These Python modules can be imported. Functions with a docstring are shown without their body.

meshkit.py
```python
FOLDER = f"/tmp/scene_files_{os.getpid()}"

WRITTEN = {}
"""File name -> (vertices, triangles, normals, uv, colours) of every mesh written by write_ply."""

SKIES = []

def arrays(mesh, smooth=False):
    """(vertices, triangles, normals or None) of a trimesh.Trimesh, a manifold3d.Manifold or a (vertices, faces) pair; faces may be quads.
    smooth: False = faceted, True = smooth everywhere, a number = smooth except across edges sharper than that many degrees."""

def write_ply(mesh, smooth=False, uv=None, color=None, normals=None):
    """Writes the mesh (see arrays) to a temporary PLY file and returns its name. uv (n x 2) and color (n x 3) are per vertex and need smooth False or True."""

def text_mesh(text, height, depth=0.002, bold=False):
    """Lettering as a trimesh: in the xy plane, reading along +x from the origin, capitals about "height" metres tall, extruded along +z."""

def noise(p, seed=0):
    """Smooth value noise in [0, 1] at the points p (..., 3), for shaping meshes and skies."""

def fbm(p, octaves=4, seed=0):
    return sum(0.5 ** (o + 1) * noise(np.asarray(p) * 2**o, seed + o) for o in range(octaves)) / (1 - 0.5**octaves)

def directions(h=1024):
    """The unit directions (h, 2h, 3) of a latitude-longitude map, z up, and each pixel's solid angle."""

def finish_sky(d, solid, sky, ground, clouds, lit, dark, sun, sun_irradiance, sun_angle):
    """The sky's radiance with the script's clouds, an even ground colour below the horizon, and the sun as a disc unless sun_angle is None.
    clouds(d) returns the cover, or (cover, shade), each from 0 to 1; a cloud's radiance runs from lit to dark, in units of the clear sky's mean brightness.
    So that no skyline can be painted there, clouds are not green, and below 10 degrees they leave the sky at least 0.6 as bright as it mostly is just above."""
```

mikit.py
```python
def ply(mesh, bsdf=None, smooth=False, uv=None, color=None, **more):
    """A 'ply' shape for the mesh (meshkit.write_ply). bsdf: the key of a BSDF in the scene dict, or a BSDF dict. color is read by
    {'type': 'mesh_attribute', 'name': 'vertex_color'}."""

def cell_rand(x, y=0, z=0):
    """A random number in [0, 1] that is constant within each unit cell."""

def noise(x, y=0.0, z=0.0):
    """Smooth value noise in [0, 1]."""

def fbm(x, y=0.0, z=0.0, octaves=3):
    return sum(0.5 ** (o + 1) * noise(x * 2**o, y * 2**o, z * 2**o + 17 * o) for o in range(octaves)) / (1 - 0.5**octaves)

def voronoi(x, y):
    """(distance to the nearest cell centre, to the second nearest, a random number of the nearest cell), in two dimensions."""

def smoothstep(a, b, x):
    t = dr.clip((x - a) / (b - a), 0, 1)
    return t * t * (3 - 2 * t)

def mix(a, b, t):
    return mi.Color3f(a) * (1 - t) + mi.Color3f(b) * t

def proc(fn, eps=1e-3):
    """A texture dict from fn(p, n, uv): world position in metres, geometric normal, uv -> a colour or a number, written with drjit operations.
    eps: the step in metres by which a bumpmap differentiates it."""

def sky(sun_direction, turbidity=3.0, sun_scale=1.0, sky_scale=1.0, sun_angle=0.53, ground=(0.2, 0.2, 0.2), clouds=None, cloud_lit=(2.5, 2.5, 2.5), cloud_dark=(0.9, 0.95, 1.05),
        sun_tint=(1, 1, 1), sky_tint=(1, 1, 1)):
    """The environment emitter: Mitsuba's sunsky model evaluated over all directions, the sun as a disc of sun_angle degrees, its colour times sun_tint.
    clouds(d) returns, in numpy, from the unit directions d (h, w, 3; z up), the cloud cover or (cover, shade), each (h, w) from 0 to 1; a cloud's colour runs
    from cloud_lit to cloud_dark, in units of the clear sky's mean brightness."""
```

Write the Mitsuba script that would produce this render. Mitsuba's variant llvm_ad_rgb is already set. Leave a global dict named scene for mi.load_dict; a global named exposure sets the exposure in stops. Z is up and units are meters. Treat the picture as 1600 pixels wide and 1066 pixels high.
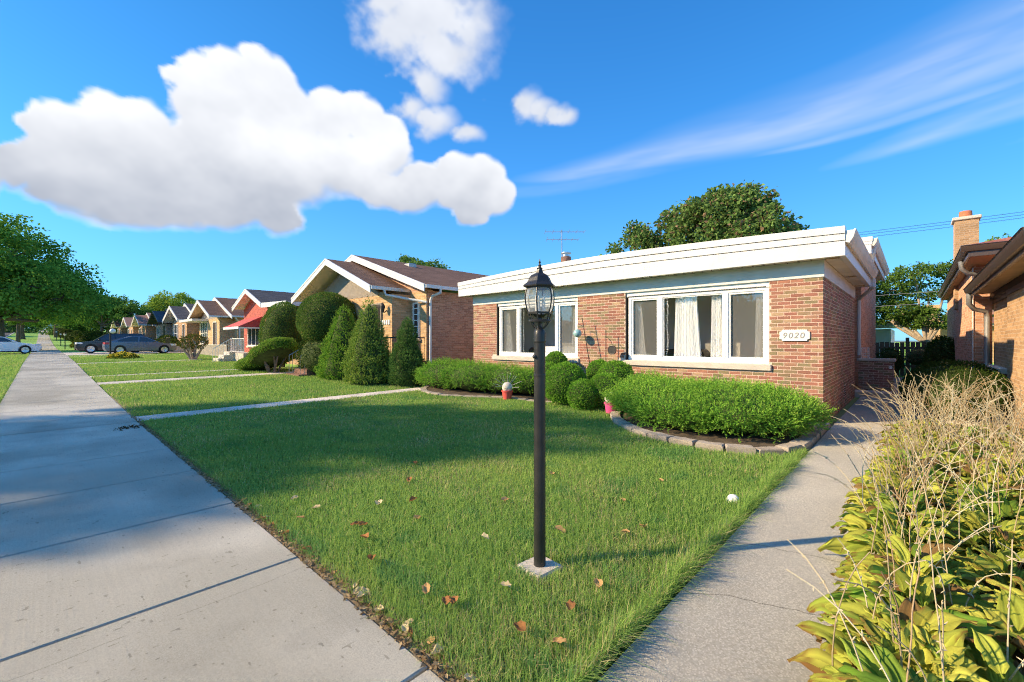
import math, random
import numpy as np
import trimesh, shapely
import drjit as dr
import mitsuba as mi
import mikit, meshkit
import manifold3d as m3
from manifold3d import Manifold, CrossSection
from mikit import noise, fbm, cell_rand, smoothstep, mix, voronoi
T = mi.ScalarTransform4f
scene, labels = {}, {}
rng = np.random.default_rng(7)

# ---------------------------------------------------------------- camera, sky, exposure
YAW = math.radians(42.8)            # the camera looks to the left of the house fronts
FWD = np.array([-math.sin(YAW), math.cos(YAW), 0.0])
EYE = np.array([0.0, 0.0, 1.55])
exposure = 2.45
scene['camera'] = {'type': 'perspective', 'fov': 99.28, 'fov_axis': 'x', 'near_clip': 0.05, 'far_clip': 3000.0,
                   'to_world': T().look_at(origin=EYE.tolist(), target=(EYE + FWD).tolist(), up=[0, 0, 1])}
SUN_EL = math.radians(29.0)
SUN = (-0.61 * math.cos(SUN_EL), -0.79 * math.cos(SUN_EL), math.sin(SUN_EL))

# clouds: lumps (azimuth from +y towards +x, elevation, radius az, radius el) in degrees
LUMPS = [(-73.4, 23.5, 4.2, 3.6), (-76.5, 20.0, 4.0, 3.4), (-50.5, 18.0, 3.6, 2.3), (-56.5, 18.0, 4.4, 2.6), (-47.0, 17.2, 2.6, 1.8), (-88.8, 17.5, 2.62, 3.91),(-85.8, 19.0, 2.68, 3.48),(-83.0, 19.1, 2.49, 3.52),(-91.2, 14.7, 1.74, 2.38),(-93.5, 13.5, 1.77, 2.55),(-79.1, 24.4, 2.4, 3.58),(-76.3, 25.7, 2.94, 3.4),(-72.0, 26.2, 3.54, 3.54),(-69.7, 24.8, 2.86, 3.17),(-65.9, 25.2, 2.8, 3.25),(-62.2, 25.4, 3.13, 3.33),(-59.2, 23.5, 3.27, 3.49),(-55.2, 19.6, 3.69, 2.97),(-50.8, 20.6, 2.96, 3.13),(-47.8, 20.3, 3.78, 3.47),(-44.9, 18.1, 2.56, 2.47),(-86.5, 14.5, 5.2, 3.18),(-80.7, 17.0, 6.07, 4.35),(-75.7, 18.0, 6.76, 4.92),(-70.0, 19.6, 6.69, 4.43),(-63.7, 20.9, 5.72, 3.87),(-77.5, 14.1, 7.26, 2.77),(-82.8, 13.2, 4.15, 2.22),(-70.7, 14.4, 3.17, 2.54),(-57.6, 18.3, 6.14, 2.38),(-48.3, 15.4, 2.59, 1.57),
    (-99,15.5,4.5,3.5),(-104,14.5,5,3),(-112,15,4,2.2),(-134,19,6,4),(-140,17,7,4),(-128,17,5,3),(150,22,8,5),(141,20,6,4),(160,19,7,4),(60,26,7,4.5),(67,24,6,3.5),(53,24,5,3.2)]
WISPS = [(-53.8,37,6.8,6.0),(-51.5,33.4,5.4,4.6),(-49.5,36,4.5,4.5),(-57.5,40,4.2,3.6),(-54.6,29.8,3.4,3.0),(-56.5,27.5,3.0,2.2),(-53,26.8,3.0,2.0),(-48.8,25.4,2.4,1.3),(-40.4,28.7,2.3,1.9),(-38,28,1.6,1.2),
    (-35.5,27,1.5,1.2),(-63,45,5,4),(120,40,9,5),(-150,42,8,5),(20,52,7,4)]
CIRRUS = [((-44,20.2),(6.8,23.4),0.6,3.8,0.50),((-16,20.4),(6.8,21.0),0.35,0.9,0.40),((-9,17.9),(6.8,19.0),0.5,2.0,0.36),((2,16.0),(9,16.6),0.3,0.5,0.2),((-58,17.5),(-22,20.6),1.0,1.6,0.16)]

def clouds(d):
    az, el = np.degrees(np.arctan2(d[..., 0], d[..., 1])), np.degrees(np.arcsin(np.clip(d[..., 2], -1, 1)))
    n1 = meshkit.fbm(d * 9.0, 6, seed=3) - 0.5
    n2 = meshkit.fbm(d * 30.0, 5, seed=5) - 0.5
    n3 = meshkit.fbm(d * 11.0 + 7, 5, seed=9) - 0.5
    ca = np.cos(np.radians(el))
    # heaped clouds: billows = rounded lumps whose rims are broken up by smaller ones
    bil = 1 - np.abs(2 * meshkit.noise(d * 22.0, 31) - 1)
    bil = 0.6 * bil + 0.4 * (1 - np.abs(2 * meshkit.noise(d * 47.0, 37) - 1))
    azw, elw = az + 5.0 * n1 + 2.2 * n2, el + 3.2 * (meshkit.fbm(d * 8.0 + 50, 4, seed=13) - .5)
    F2 = np.full(az.shape, 1e-9)
    F, low, wsum = np.full(az.shape, 1e-9), np.zeros(az.shape), np.full(az.shape, 1e-6)
    for a, e, ra, re in LUMPS:
        u = ((azw - a + 180) % 360 - 180) * ca / (ra * .95)
        v = (elw - e) / re
        f = 1 - np.sqrt(u * u + v * v)
        F = F + np.exp(14.0 * np.clip(f, -3, 1))
        F2 = F2 + (re > 3.0) * np.exp(14.0 * np.clip(f, -3, 1))
        w = np.clip(f + 0.3, 0, None) ** 2
        low += w * (0.5 - 0.5 * v)
        wsum += w
    F = np.log(F) / 14.0 - 0.05
    under = low / wsum
    edge = F + 0.25 * n1 + 0.30 * n2 + 0.16 * (bil - 0.5)
    soft = 0.20 + 0.50 * np.clip(under - 0.35, 0, 1)
    big = np.clip((edge + 0.04) / soft, 0, 1)
    big = big * big * (3 - 2 * big)
    base = np.clip((23.0 - el) / 9.0, 0, 1)
    thick = np.clip(F * 5.0 + 0.2, 0, 1)
    shade = np.clip(0.10 + 0.34 * np.clip(under, 0, 1.1) * thick + 0.66 * base * thick + 0.75 * n3 * thick + 0.10 * n2 - 0.07 * (bil - 0.5) - 0.10, 0, 1)
    W = np.full(az.shape, -9.0)
    for a, e, ra, re in WISPS:
        u = ((az + 9 * n1 + 3 * n2 - a + 180) % 360 - 180) * ca / (ra * 1.0)
        W = np.maximum(W, 1 - np.sqrt(u * u + ((elw - e) / re) ** 2))
    wisp = np.clip((W + 1.9 * n1 + 1.3 * n2 + 0.16) / 1.0, 0, 1)
    wisp = 0.93 * wisp * wisp * (3 - 2 * wisp)
    cover = np.maximum(big, wisp)
    shade = np.where(wisp > big, np.clip(0.30 + 0.8 * n3, 0, 1), shade)
    for (a0, e0), (a1, e1), w0, w1, dens in CIRRUS:
        t = np.clip((az - a0) / (a1 - a0), 0, 1.6)
        mid = e0 + (e1 - e0) * t + 0.25 * np.sin(az * 0.21)
        wid = w0 + (w1 - w0) * t
        q = (el - mid) / wid
        prof = np.where(q < 0, np.exp(-(q / 0.45) ** 2), np.exp(-(q / 1.0) ** 2))
        st = meshkit.fbm(np.stack([az * 0.10 + el * 0.05, (el - mid) * 0.9, az * 0 + w0 * 9], -1), 4, seed=11)
        lim = np.clip((az - a0) / 9, 0, 1) * np.clip((a1 + 34 - az) / 20, 0, 1)
        c = dens * prof * lim * np.clip(0.35 + 1.2 * (st - 0.25), 0, 1)
        shade = np.where(c > cover, 0.15, shade)
        cover = np.maximum(cover, c)
    haze = 0.36 * np.exp(-np.clip(el, 0, 90) / 8.0)
    shade = np.where(haze > cover, 0.5, shade)
    return np.clip(np.maximum(cover, haze), 0, 1), np.clip(shade, 0, 1)

scene['sky'] = mikit.sky(SUN, turbidity=2.6, sun_scale=0.95, sky_scale=1.18, clouds=clouds, cloud_lit=(2.3, 2.34, 2.42), cloud_dark=(1.05, 1.15, 1.36),
                         ground=(0.16, 0.17, 0.12), sun_tint=(1.03, 1.0, 0.92), sky_tint=(0.24, 0.84, 1.36))

# ---------------------------------------------------------------- helpers
_used = {}
def numbered(name, parent=None):
    base = (parent + '__' if parent else '') + name
    n = _used.get(base, 0)
    _used[base] = n + 1
    return base if n == 0 else f'{base}_{n:03d}'

def tag(key, label=None, cat=None, group=None, kind=None):
    e = labels.setdefault(key, {})
    for k, v in (('label', label), ('category', cat), ('group', group), ('kind', kind)):
        if v: e[k] = v
    return key

def thing(name, label, cat, group=None):
    return tag(numbered(name), label, cat, group)

def part(parent, name, mesh, bsdf, smooth=False, label=None, kind=None, **kw):
    key = numbered(name, parent)
    scene[key] = mikit.ply(mesh, bsdf, smooth=smooth, **kw)
    if label or kind: tag(key, label, kind=kind)
    return key

def solo(name, mesh, bsdf, label, cat, group=None, smooth=False, kind=None, **kw):
    key = numbered(name)
    scene[key] = mikit.ply(mesh, bsdf, smooth=smooth, **kw)
    return tag(key, label, cat, group, kind)

def setting(name, mesh, bsdf, smooth=False, **kw):
    key = numbered(name)
    scene[key] = mikit.ply(mesh, bsdf, smooth=smooth, **kw)
    return tag(key, kind='structure')

def arr(m):
    v, f, _ = meshkit.arrays(m)
    return v, f

def cat(*ms):
    vs, fs, at = [], [], 0
    for m in (ms[0] if len(ms) == 1 and isinstance(ms[0], list) else ms):
        v, f = arr(m)
        vs.append(v); fs.append(f + at); at += len(v)
    return np.vstack(vs), np.vstack(fs)

def box(x0, x1, y0, y1, z0, z1):
    return trimesh.creation.box(bounds=[[min(x0, x1), min(y0, y1), min(z0, z1)], [max(x0, x1), max(y0, y1), max(z0, z1)]])

def bbox(x0, x1, y0, y1, z0, z1, r=0.01):
    """box with chamfered edges"""
    lo, hi = np.array([min(x0, x1), min(y0, y1), min(z0, z1)]), np.array([max(x0, x1), max(y0, y1), max(z0, z1)])
    r = min(r, 0.45 * (hi - lo).min())
    pts = []
    for s in np.ndindex(2, 2, 2):
        c = np.where(s, hi, lo)
        inw = np.where(s, -1, 1) * r
        for k in range(3):
            p = c + inw
            p[k] = c[k]
            pts.append(p)
    m = Manifold.hull_points(np.array(pts))
    return m

def hull(pts):
    return Manifold.hull_points(np.asarray(pts, float))

def slab(quad, t):
    """A sheet of thickness t under the four top points."""
    q = np.asarray(quad, float)
    return hull(np.vstack([q, q - [0, 0, t]]))

def frame_of(d):
    d = np.asarray(d, float) / np.linalg.norm(d)
    a = np.cross(d, [0, 0, 1.0] if abs(d[2]) < 0.9 else [1.0, 0, 0])
    a /= np.linalg.norm(a)
    return a, np.cross(d, a)

def tube(path, r, sides=8, cap=True):
    p = np.asarray(path, float)
    rr = np.broadcast_to(np.asarray(r, float), (len(p),))
    t = np.gradient(p, axis=0)
    t /= np.linalg.norm(t, axis=1, keepdims=True) + 1e-12
    a, _ = frame_of(t[0])
    vs = []
    for i in range(len(p)):
        a = a - t[i] * (a @ t[i]); a /= np.linalg.norm(a) + 1e-12
        b = np.cross(t[i], a)
        ang = np.arange(sides) * 2 * np.pi / sides
        vs.append(p[i] + rr[i] * (np.cos(ang)[:, None] * a + np.sin(ang)[:, None] * b))
    v = np.vstack(vs)
    f = []
    for i in range(len(p) - 1):
        for j in range(sides):
            k = (j + 1) % sides
            A, B, Cc, D = i * sides + j, i * sides + k, (i + 1) * sides + k, (i + 1) * sides + j
            f += [(A, B, Cc), (A, Cc, D)]
    if cap:
        n = len(v)
        v = np.vstack([v, p[0], p[-1]])
        for j in range(sides):
            k = (j + 1) % sides
            f += [(n, k, j), (n + 1, (len(p) - 1) * sides + j, (len(p) - 1) * sides + k)]
    return v, np.array(f)

def lathe(prof, center=(0, 0, 0), sides=24, phase=0.0):
    """revolve (r, z) profile about z at center"""
    pr = np.asarray(prof, float)
    ang = phase + np.arange(sides) * 2 * np.pi / sides
    v = np.stack([pr[:, :1] * np.cos(ang), pr[:, :1] * np.sin(ang), np.repeat(pr[:, 1:], sides, 1)], -1).reshape(-1, 3) + center
    f = []
    for i in range(len(pr) - 1):
        for j in range(sides):
            k = (j + 1) % sides
            A, B, Cc, D = i * sides + j, i * sides + k, (i + 1) * sides + k, (i + 1) * sides + j
            f += [(A, B, Cc), (A, Cc, D)]
    return v, np.array(f)

def ball(c, r, sub=3):
    m = trimesh.creation.icosphere(subdivisions=sub)
    m.vertices = m.vertices * np.asarray(r, float) + np.asarray(c, float)
    return m

def prism_y(poly, y0, y1):
    """polygon in (x, z) extruded between y0 and y1"""
    m = CrossSection([np.asarray(poly, float)], m3.FillRule.NonZero).extrude(abs(y1 - y0))
    mm = m.to_mesh()
    v = mm.vert_properties[:, :3].copy()
    v = np.stack([v[:, 0], max(y0, y1) - v[:, 2], v[:, 1]], -1)
    return trimesh.Trimesh(v, mm.tri_verts, process=False)

def prism_x(poly, x0, x1):
    """polygon in (y, z) extruded between x0 and x1"""
    m = CrossSection([np.asarray(poly, float)], m3.FillRule.NonZero).extrude(abs(x1 - x0))
    mm = m.to_mesh()
    v = mm.vert_properties[:, :3].copy()
    v = np.stack([min(x0, x1) + v[:, 2], v[:, 0], v[:, 1]], -1)
    return trimesh.Trimesh(v, mm.tri_verts, process=False)

def xf(m, rz=0.0, loc=(0, 0, 0), s=1.0):
    v, f = arr(m)
    c, sn = math.cos(rz), math.sin(rz)
    v = np.stack([v[:, 0] * c - v[:, 1] * sn, v[:, 0] * sn + v[:, 1] * c, v[:, 2]], -1) * s + np.asarray(loc)
    return v, f

# the lie of the land: level near the camera, rising slowly up the street
_gx = [-600, -420, -250, -190, -131, -100, -80, -60, -45, -35, -27, -12, 60]
_gz = [8.0, 7.6, 6.3, 3.9, 1.7, 0.85, 0.58, 0.52, 0.46, 0.40, 0.24, 0.0, 0.0]
def gz(x, y=0.0):
    return np.interp(x, _gx, _gz) + 0.008 * np.clip(np.asarray(y, float) - 1.3, 0, 8.2)

# ---------------------------------------------------------------- materials
def pr(color, rough=0.6, **kw):
    c = color if isinstance(color, dict) else {'type': 'rgb', 'value': list(color)}
    return {'type': 'twosided', 'b': {'type': 'principled', 'base_color': c, 'roughness': rough, **kw}}

def bump(inner, fn, scale=1.0, eps=2e-3):
    inner = inner.get('b', inner)
    return {'type': 'twosided', 'b': {'type': 'bumpmap', 'arbitrary': mikit.proc(fn, eps), 'scale': scale, 'b': inner}}

def vary(color, amount=0.12, freq=3.0, fine=40.0, tint=None):
    c0 = np.array(color)
    c1 = np.clip(c0 * (1 - amount), 0, 1) if tint is None else np.array(tint)
    def fn(p, n, uv):
        t = 0.65 * fbm(p.x * freq, p.y * freq, p.z * freq, 3) + 0.35 * noise(p.x * fine, p.y * fine, p.z * fine)
        return mix(c1.tolist(), (c0 * (1 + 0.35 * amount)).tolist(), smoothstep(0.25, 0.75, t))
    return mikit.proc(fn)

PITCH, COURSE = 0.2137, 0.0677
def brick_fn(pal, mortar, axis=None, joint=0.0052, z0=0.06):
    def fn(p, n, uv):
        u = p.x if axis == 'x' else (p.y if axis == 'y' else dr.select(dr.abs(n.x) > dr.abs(n.y), p.y, p.x))
        r = dr.floor((p.z - z0) / COURSE)
        off = dr.select(r - 2 * dr.floor(r / 2) > 0.5, 0.5, 0.0)
        uu = u / PITCH + off
        i = dr.floor(uu)
        h = cell_rand(i, r, 3)
        c = mi.Color3f(pal[0])
        for k in range(1, len(pal)):
            c = dr.select(h > k / len(pal), mi.Color3f(pal[k]), c)
        c *= 0.82 + 0.36 * cell_rand(i, r, 5)
        g = noise(p.x * 60, p.y * 60, p.z * 60)
        c *= 0.86 + 0.28 * g
        if mortar is None:
            return c
        fu, fz = (uu - i) * PITCH, (p.z - z0) - r * COURSE
        d = dr.minimum(dr.minimum(fu, PITCH - fu), dr.minimum(fz, COURSE - fz))
        w = 0.92 + 0.16 * fbm(p.x * 0.7, p.y * 0.7, p.z * 0.7, 2)
        return mix(mi.Color3f(mortar) * (0.85 + 0.3 * g), c, smoothstep(joint - 0.002, joint + 0.002, d)) * w
    return fn

def brick_h(axis=None, joint=0.0052, z0=0.06):
    def fn(p, n, uv):
        u = p.x if axis == 'x' else (p.y if axis == 'y' else dr.select(dr.abs(n.x) > dr.abs(n.y), p.y, p.x))
        r = dr.floor((p.z - z0) / COURSE)
        off = dr.select(r - 2 * dr.floor(r / 2) > 0.5, 0.5, 0.0)
        uu = u / PITCH + off
        fu, fz = (uu - dr.floor(uu)) * PITCH, (p.z - z0) - r * COURSE
        d = dr.minimum(dr.minimum(fu, PITCH - fu), dr.minimum(fz, COURSE - fz))
        return 0.006 * smoothstep(joint - 0.003, joint + 0.002, d) + 0.0012 * noise(p.x * 90, p.y * 90, p.z * 90)
    return fn

PAL_MAIN = [(0.325, 0.145, 0.099), (0.293, 0.122, 0.086), (0.349, 0.188, 0.124), (0.268, 0.188, 0.107), (0.228, 0.179, 0.099), (0.333, 0.153, 0.107), (0.365, 0.245, 0.15), (0.309, 0.131, 0.095)]
PAL_TAN = [(0.512, 0.317, 0.152), (0.561, 0.354, 0.177), (0.464, 0.287, 0.14), (0.537, 0.323, 0.165), (0.586, 0.378, 0.195)]
PAL_ROSE = [(0.468, 0.24, 0.15), (0.52, 0.28, 0.169), (0.429, 0.215, 0.13), (0.494, 0.26, 0.169), (0.546, 0.312, 0.195)]
PAL_BUFF = [(0.456, 0.282, 0.15), (0.504, 0.318, 0.174), (0.408, 0.24, 0.132), (0.48, 0.288, 0.156)]

def m(name, bsdf):
    scene[name] = bsdf
    return name
brick_face = m('mat_brick_face', pr(mikit.proc(brick_fn(PAL_MAIN, None)), 0.85))
mortar = m('mat_mortar', pr(vary((.66, .50, .40), .15, 2.0), 0.95))
brick_main = m('mat_brick_main', pr(mikit.proc(brick_fn(PAL_MAIN, (.60, .46, .37))), 0.88))
brick_tan = m('mat_brick_tan', pr(mikit.proc(brick_fn(PAL_TAN, (.46, .38, .28))), 0.88))
brick_rose = m('mat_brick_rose', pr(mikit.proc(brick_fn(PAL_ROSE, (.50, .40, .32))), 0.88))
brick_brown = m('mat_brick_brown', pr(mikit.proc(brick_fn([(.36, .225, .12), (.40, .25, .135), (.33, .20, .105), (.38, .235, .125)], (.40, .32, .24))), 0.9))
brick_buff = bump(pr(mikit.proc(brick_fn(PAL_BUFF, (.44, .36, .28))), 0.88), brick_h(), 1.0)
brick_buff = m('mat_brick_buff', brick_buff)
red_paint = m('mat_red_paint', pr(mikit.proc(brick_fn([(.42, .10, .075), (.45, .115, .085), (.40, .095, .07)], (.37, .085, .065))), 0.75))
def _trim(p, n, uv):
    u = p.x + p.y
    g = smoothstep(0.45, 0.8, fbm(u * 5.0, p.z * 0.9, 3.0, 4)) * 0.13 + 0.06 * smoothstep(0.4, 0.7, noise(u * 22, p.z * 2.0, 1.0))
    return mix((.70, .70, .69), (.52, .505, .47), g) * (0.95 + 0.07 * fbm(u * 0.8, p.z * 3, 5.0, 3))
white_trim = m('mat_white_trim', bump(pr(mikit.proc(_trim), 0.42), lambda p, n, uv: 0.006 * noise((p.x + p.y) * 1.7, p.z * 3.0, 2.0) + 0.002 * noise((p.x + p.y) * 9, p.z * 9, 4.0), 1.0))
white_plain = m('mat_white_plain', pr((.82, .82, .80), 0.4))
cream = m('mat_cream', pr(vary((.72, .66, .52), .10, 1.2, 10), 0.5))
grey_frieze = m('mat_grey_frieze', pr(vary((.66, .67, .66), .08, 2, 12), 0.5))
dark_seam = m('mat_dark_seam', pr((.05, .045, .04), 0.8))
vinyl = m('mat_vinyl', pr((.84, .84, .84), 0.3))
def _stone(p, n, uv):
    return mix((.50, .44, .37), (.66, .60, .52), fbm(p.x * 6, p.y * 6, p.z * 6, 3)) * (0.9 + 0.2 * noise(p.x * 120, p.y * 120, p.z * 120))
limestone = m('mat_limestone', pr(mikit.proc(_stone), 0.85))
glass = m('mat_glass', {'type': 'thindielectric', 'int_ior': 1.6})
room_wall = m('mat_room_wall', pr((.62, .61, .58), 0.9))
curtain_m = m('mat_curtain', pr((.88, .88, .87), 0.9))
black_metal = m('mat_black_metal', bump(pr(vary((.016, .016, .017), .5, 14, 160, tint=(.032, .031, .030)), 0.36), lambda p, n, uv: 0.0006 * noise(p.x * 260, p.y * 260, p.z * 260), 1.0, 5e-4))
steel = m('mat_steel', pr((.60, .60, .58), 0.35, metallic=0.9))
galv = m('mat_galv', pr(vary((.46, .47, .48), .2, 3), 0.45, metallic=0.6))
def _conc(p, n, uv):
    a = fbm(p.x * 0.9, p.y * 0.9, 2.0, 4)
    sl = cell_rand(dr.floor((p.x + 1.70 + 1.55 * 400) / 1.55), 3, 1)
    c = mix((.355, .335, .27), (.46, .435, .36), smoothstep(0.3, 0.7, a)) * (0.93 + 0.12 * sl)
    g = noise(p.x * 240, p.y * 240, 1.0)
    c *= 0.86 + 0.28 * g
    br = noise(p.x * 3.0, p.y * 180, 5.0)
    c *= 0.97 + 0.06 * br
    st = smoothstep(0.52, 0.72, fbm(p.x * 0.45 + 9.0, p.y * 0.8, 6.0, 4))
    c *= 1 - 0.20 * st
    c *= 1 - 0.10 * smoothstep(0.55, 0.75, fbm(p.x * 2.6 + 3.0, p.y * 2.0, 2.0, 4))
    pit = smoothstep(0.90, 0.95, noise(p.x * 34, p.y * 34, 9.0)) * 0.35
    crack = 1 - smoothstep(0.0, 0.006, dr.abs(p.x + 3.02 + 0.05 * fbm(p.y * 2.3, 3.0, 1.0, 3) + 0.02 * p.y)) 
    return c * (1 - pit) * (1 - 0.35 * crack * smoothstep(0.35, 0.6, noise(p.y * 5, 2.0, 2.0)))
concrete = m('mat_concrete', bump(pr(mikit.proc(_conc), 0.9), lambda p, n, uv: 0.0016 * noise(p.x * 210, p.y * 210, p.z * 210) + 0.0008 * noise(p.x * 4, p.y * 150, 1.0), 1.0, 1e-3))
def _agg(p, n, uv):
    d, _, k = voronoi(p.x * 95, p.y * 95)
    c = mix((.20, .19, .165), (.56, .52, .44), k)
    c = mix(c, (.31, .29, .245), smoothstep(0.3, 0.7, d))
    a = fbm(p.x * 1.1, p.y * 0.8, 4.0, 4)
    w = fbm(p.x * 2, p.y * 2, 8.0, 3)
    c = mix(c, (.41, .385, .32), 0.45) * (0.80 + 0.42 * a)
    e1 = dr.abs(p.y - 3.62 - 0.25 * (p.x + 1) + 0.10 * (fbm(p.x * 5, 1.0, 1.0, 3) - 0.5))
    e2 = dr.abs(p.y - 2.72 - 0.42 * (p.x + 1) + 0.10 * (fbm(p.x * 6, 4.0, 1.0, 3) - 0.5))
    e3 = dr.abs(p.y - 5.9 + 0.2 * (p.x + 1) + 0.12 * (fbm(p.x * 4, 7.0, 1.0, 3) - 0.5))
    cr = dr.minimum(dr.minimum(e1, e2), e3)
    return c * (0.45 + 0.55 * smoothstep(0.0, 0.009, cr)) * (0.92 + 0.12 * w)
aggregate = m('mat_aggregate', bump(pr(mikit.proc(_agg), 0.9), lambda p, n, uv: 0.003 * voronoi(p.x * 120, p.y * 120)[0] + 0.002 * noise(p.x * 60, p.y * 60), 1.0, 1e-3))
old_concrete = m('mat_old_concrete', pr(vary((.56, .50, .42), .25, 2.5, 60), 0.9))
def _soil(p, n, uv):
    g = fbm(p.x * 0.35, p.y * 0.35, 1.0, 3)
    f = noise(p.x * 45, p.y * 45, 2.0)
    far = smoothstep(9.0, 26.0, dr.sqrt(p.x * p.x + p.y * p.y))
    near = mix((.15, .20, .06), (.22, .21, .10), f)
    lawn = mix((.14, .30, .05), (.23, .40, .08), smoothstep(0.3, 0.7, g)) * (0.7 + 0.6 * f)
    return mix(near, lawn, far)
soil = m('mat_soil', pr(mikit.proc(_soil), 0.95))
dirt = m('mat_dirt', pr(vary((.10, .075, .05), .5, 8, 90, tint=(.045, .034, .025)), 0.95))
edge_dirt = m('mat_edge_dirt', pr(vary((.30, .23, .14), .5, 12, 120, tint=(.14, .10, .06)), 0.95))
asphalt = m('mat_asphalt', pr(vary((.085, .085, .085), .3, 1.0, 80), 0.9))
attr = {'type': 'mesh_attribute', 'name': 'vertex_color'}
def thin(dt=0.7, rough=0.55, spec=0.5):
    return {'type': 'principledthin', 'base_color': dict(attr), 'roughness': rough, 'diff_trans': dt, 'eta': 1.35}
grass_m = m('mat_grass', thin(0.9, 0.6))
leaf_m = m('mat_leaf', thin(0.6, 0.5))
needle_m = m('mat_needle', thin(0.45, 0.55))
hosta_m = m('mat_hosta', thin(0.8, 0.62))
dry_m = m('mat_dry', pr(dict(attr), 0.85))
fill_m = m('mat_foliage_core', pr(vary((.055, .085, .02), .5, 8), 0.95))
def _bark(p, n, uv):
    return mix((.085, .065, .048), (.20, .165, .13), fbm(p.x * 9, p.y * 9, p.z * 2.2, 4))
bark = m('mat_bark', pr(mikit.proc(_bark), 0.95))
pale_bark = m('mat_pale_bark', pr(vary((.40, .33, .25), .3, 3, 30), 0.9))
def shingle(c0, c1):
    def fn(p, n, uv):
        r = dr.floor(p.z / 0.048)
        i = dr.floor((p.x + p.y) / 0.3 + 0.5 * (r - 2 * dr.floor(r / 2)))
        h = cell_rand(i, r, 7)
        return mix(c0, c1, h) * (0.82 + 0.36 * fbm(p.x * 0.8, p.y * 0.8, p.z * 0.8, 3)) * (0.85 + 0.3 * noise(p.x * 50, p.y * 50, p.z * 50))
    return pr(mikit.proc(fn), 0.92)
roof_brown = m('mat_roof_brown', shingle((.115, .062, .042), (.165, .095, .068)))
roof_black = m('mat_roof_black', shingle((.040, .043, .052), (.072, .075, .088)))
roof_red = m('mat_roof_red', shingle((.17, .06, .045), (.26, .10, .075)))
roof_mauve = m('mat_roof_mauve', shingle((.20, .11, .09), (.27, .16, .13)))
dark_brown = m('mat_dark_brown', pr((.075, .052, .042), 0.35))
tan_soffit = m('mat_tan_soffit', pr(vary((.40, .27, .15), .12, 2, 10), 0.7))
orange_wood = m('mat_orange_wood', pr(vary((.50, .32, .15), .15, 2, 10), 0.7))
stucco = m('mat_stucco', pr(vary((.31, .27, .23), .12, 6, 60), 0.9))
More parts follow.
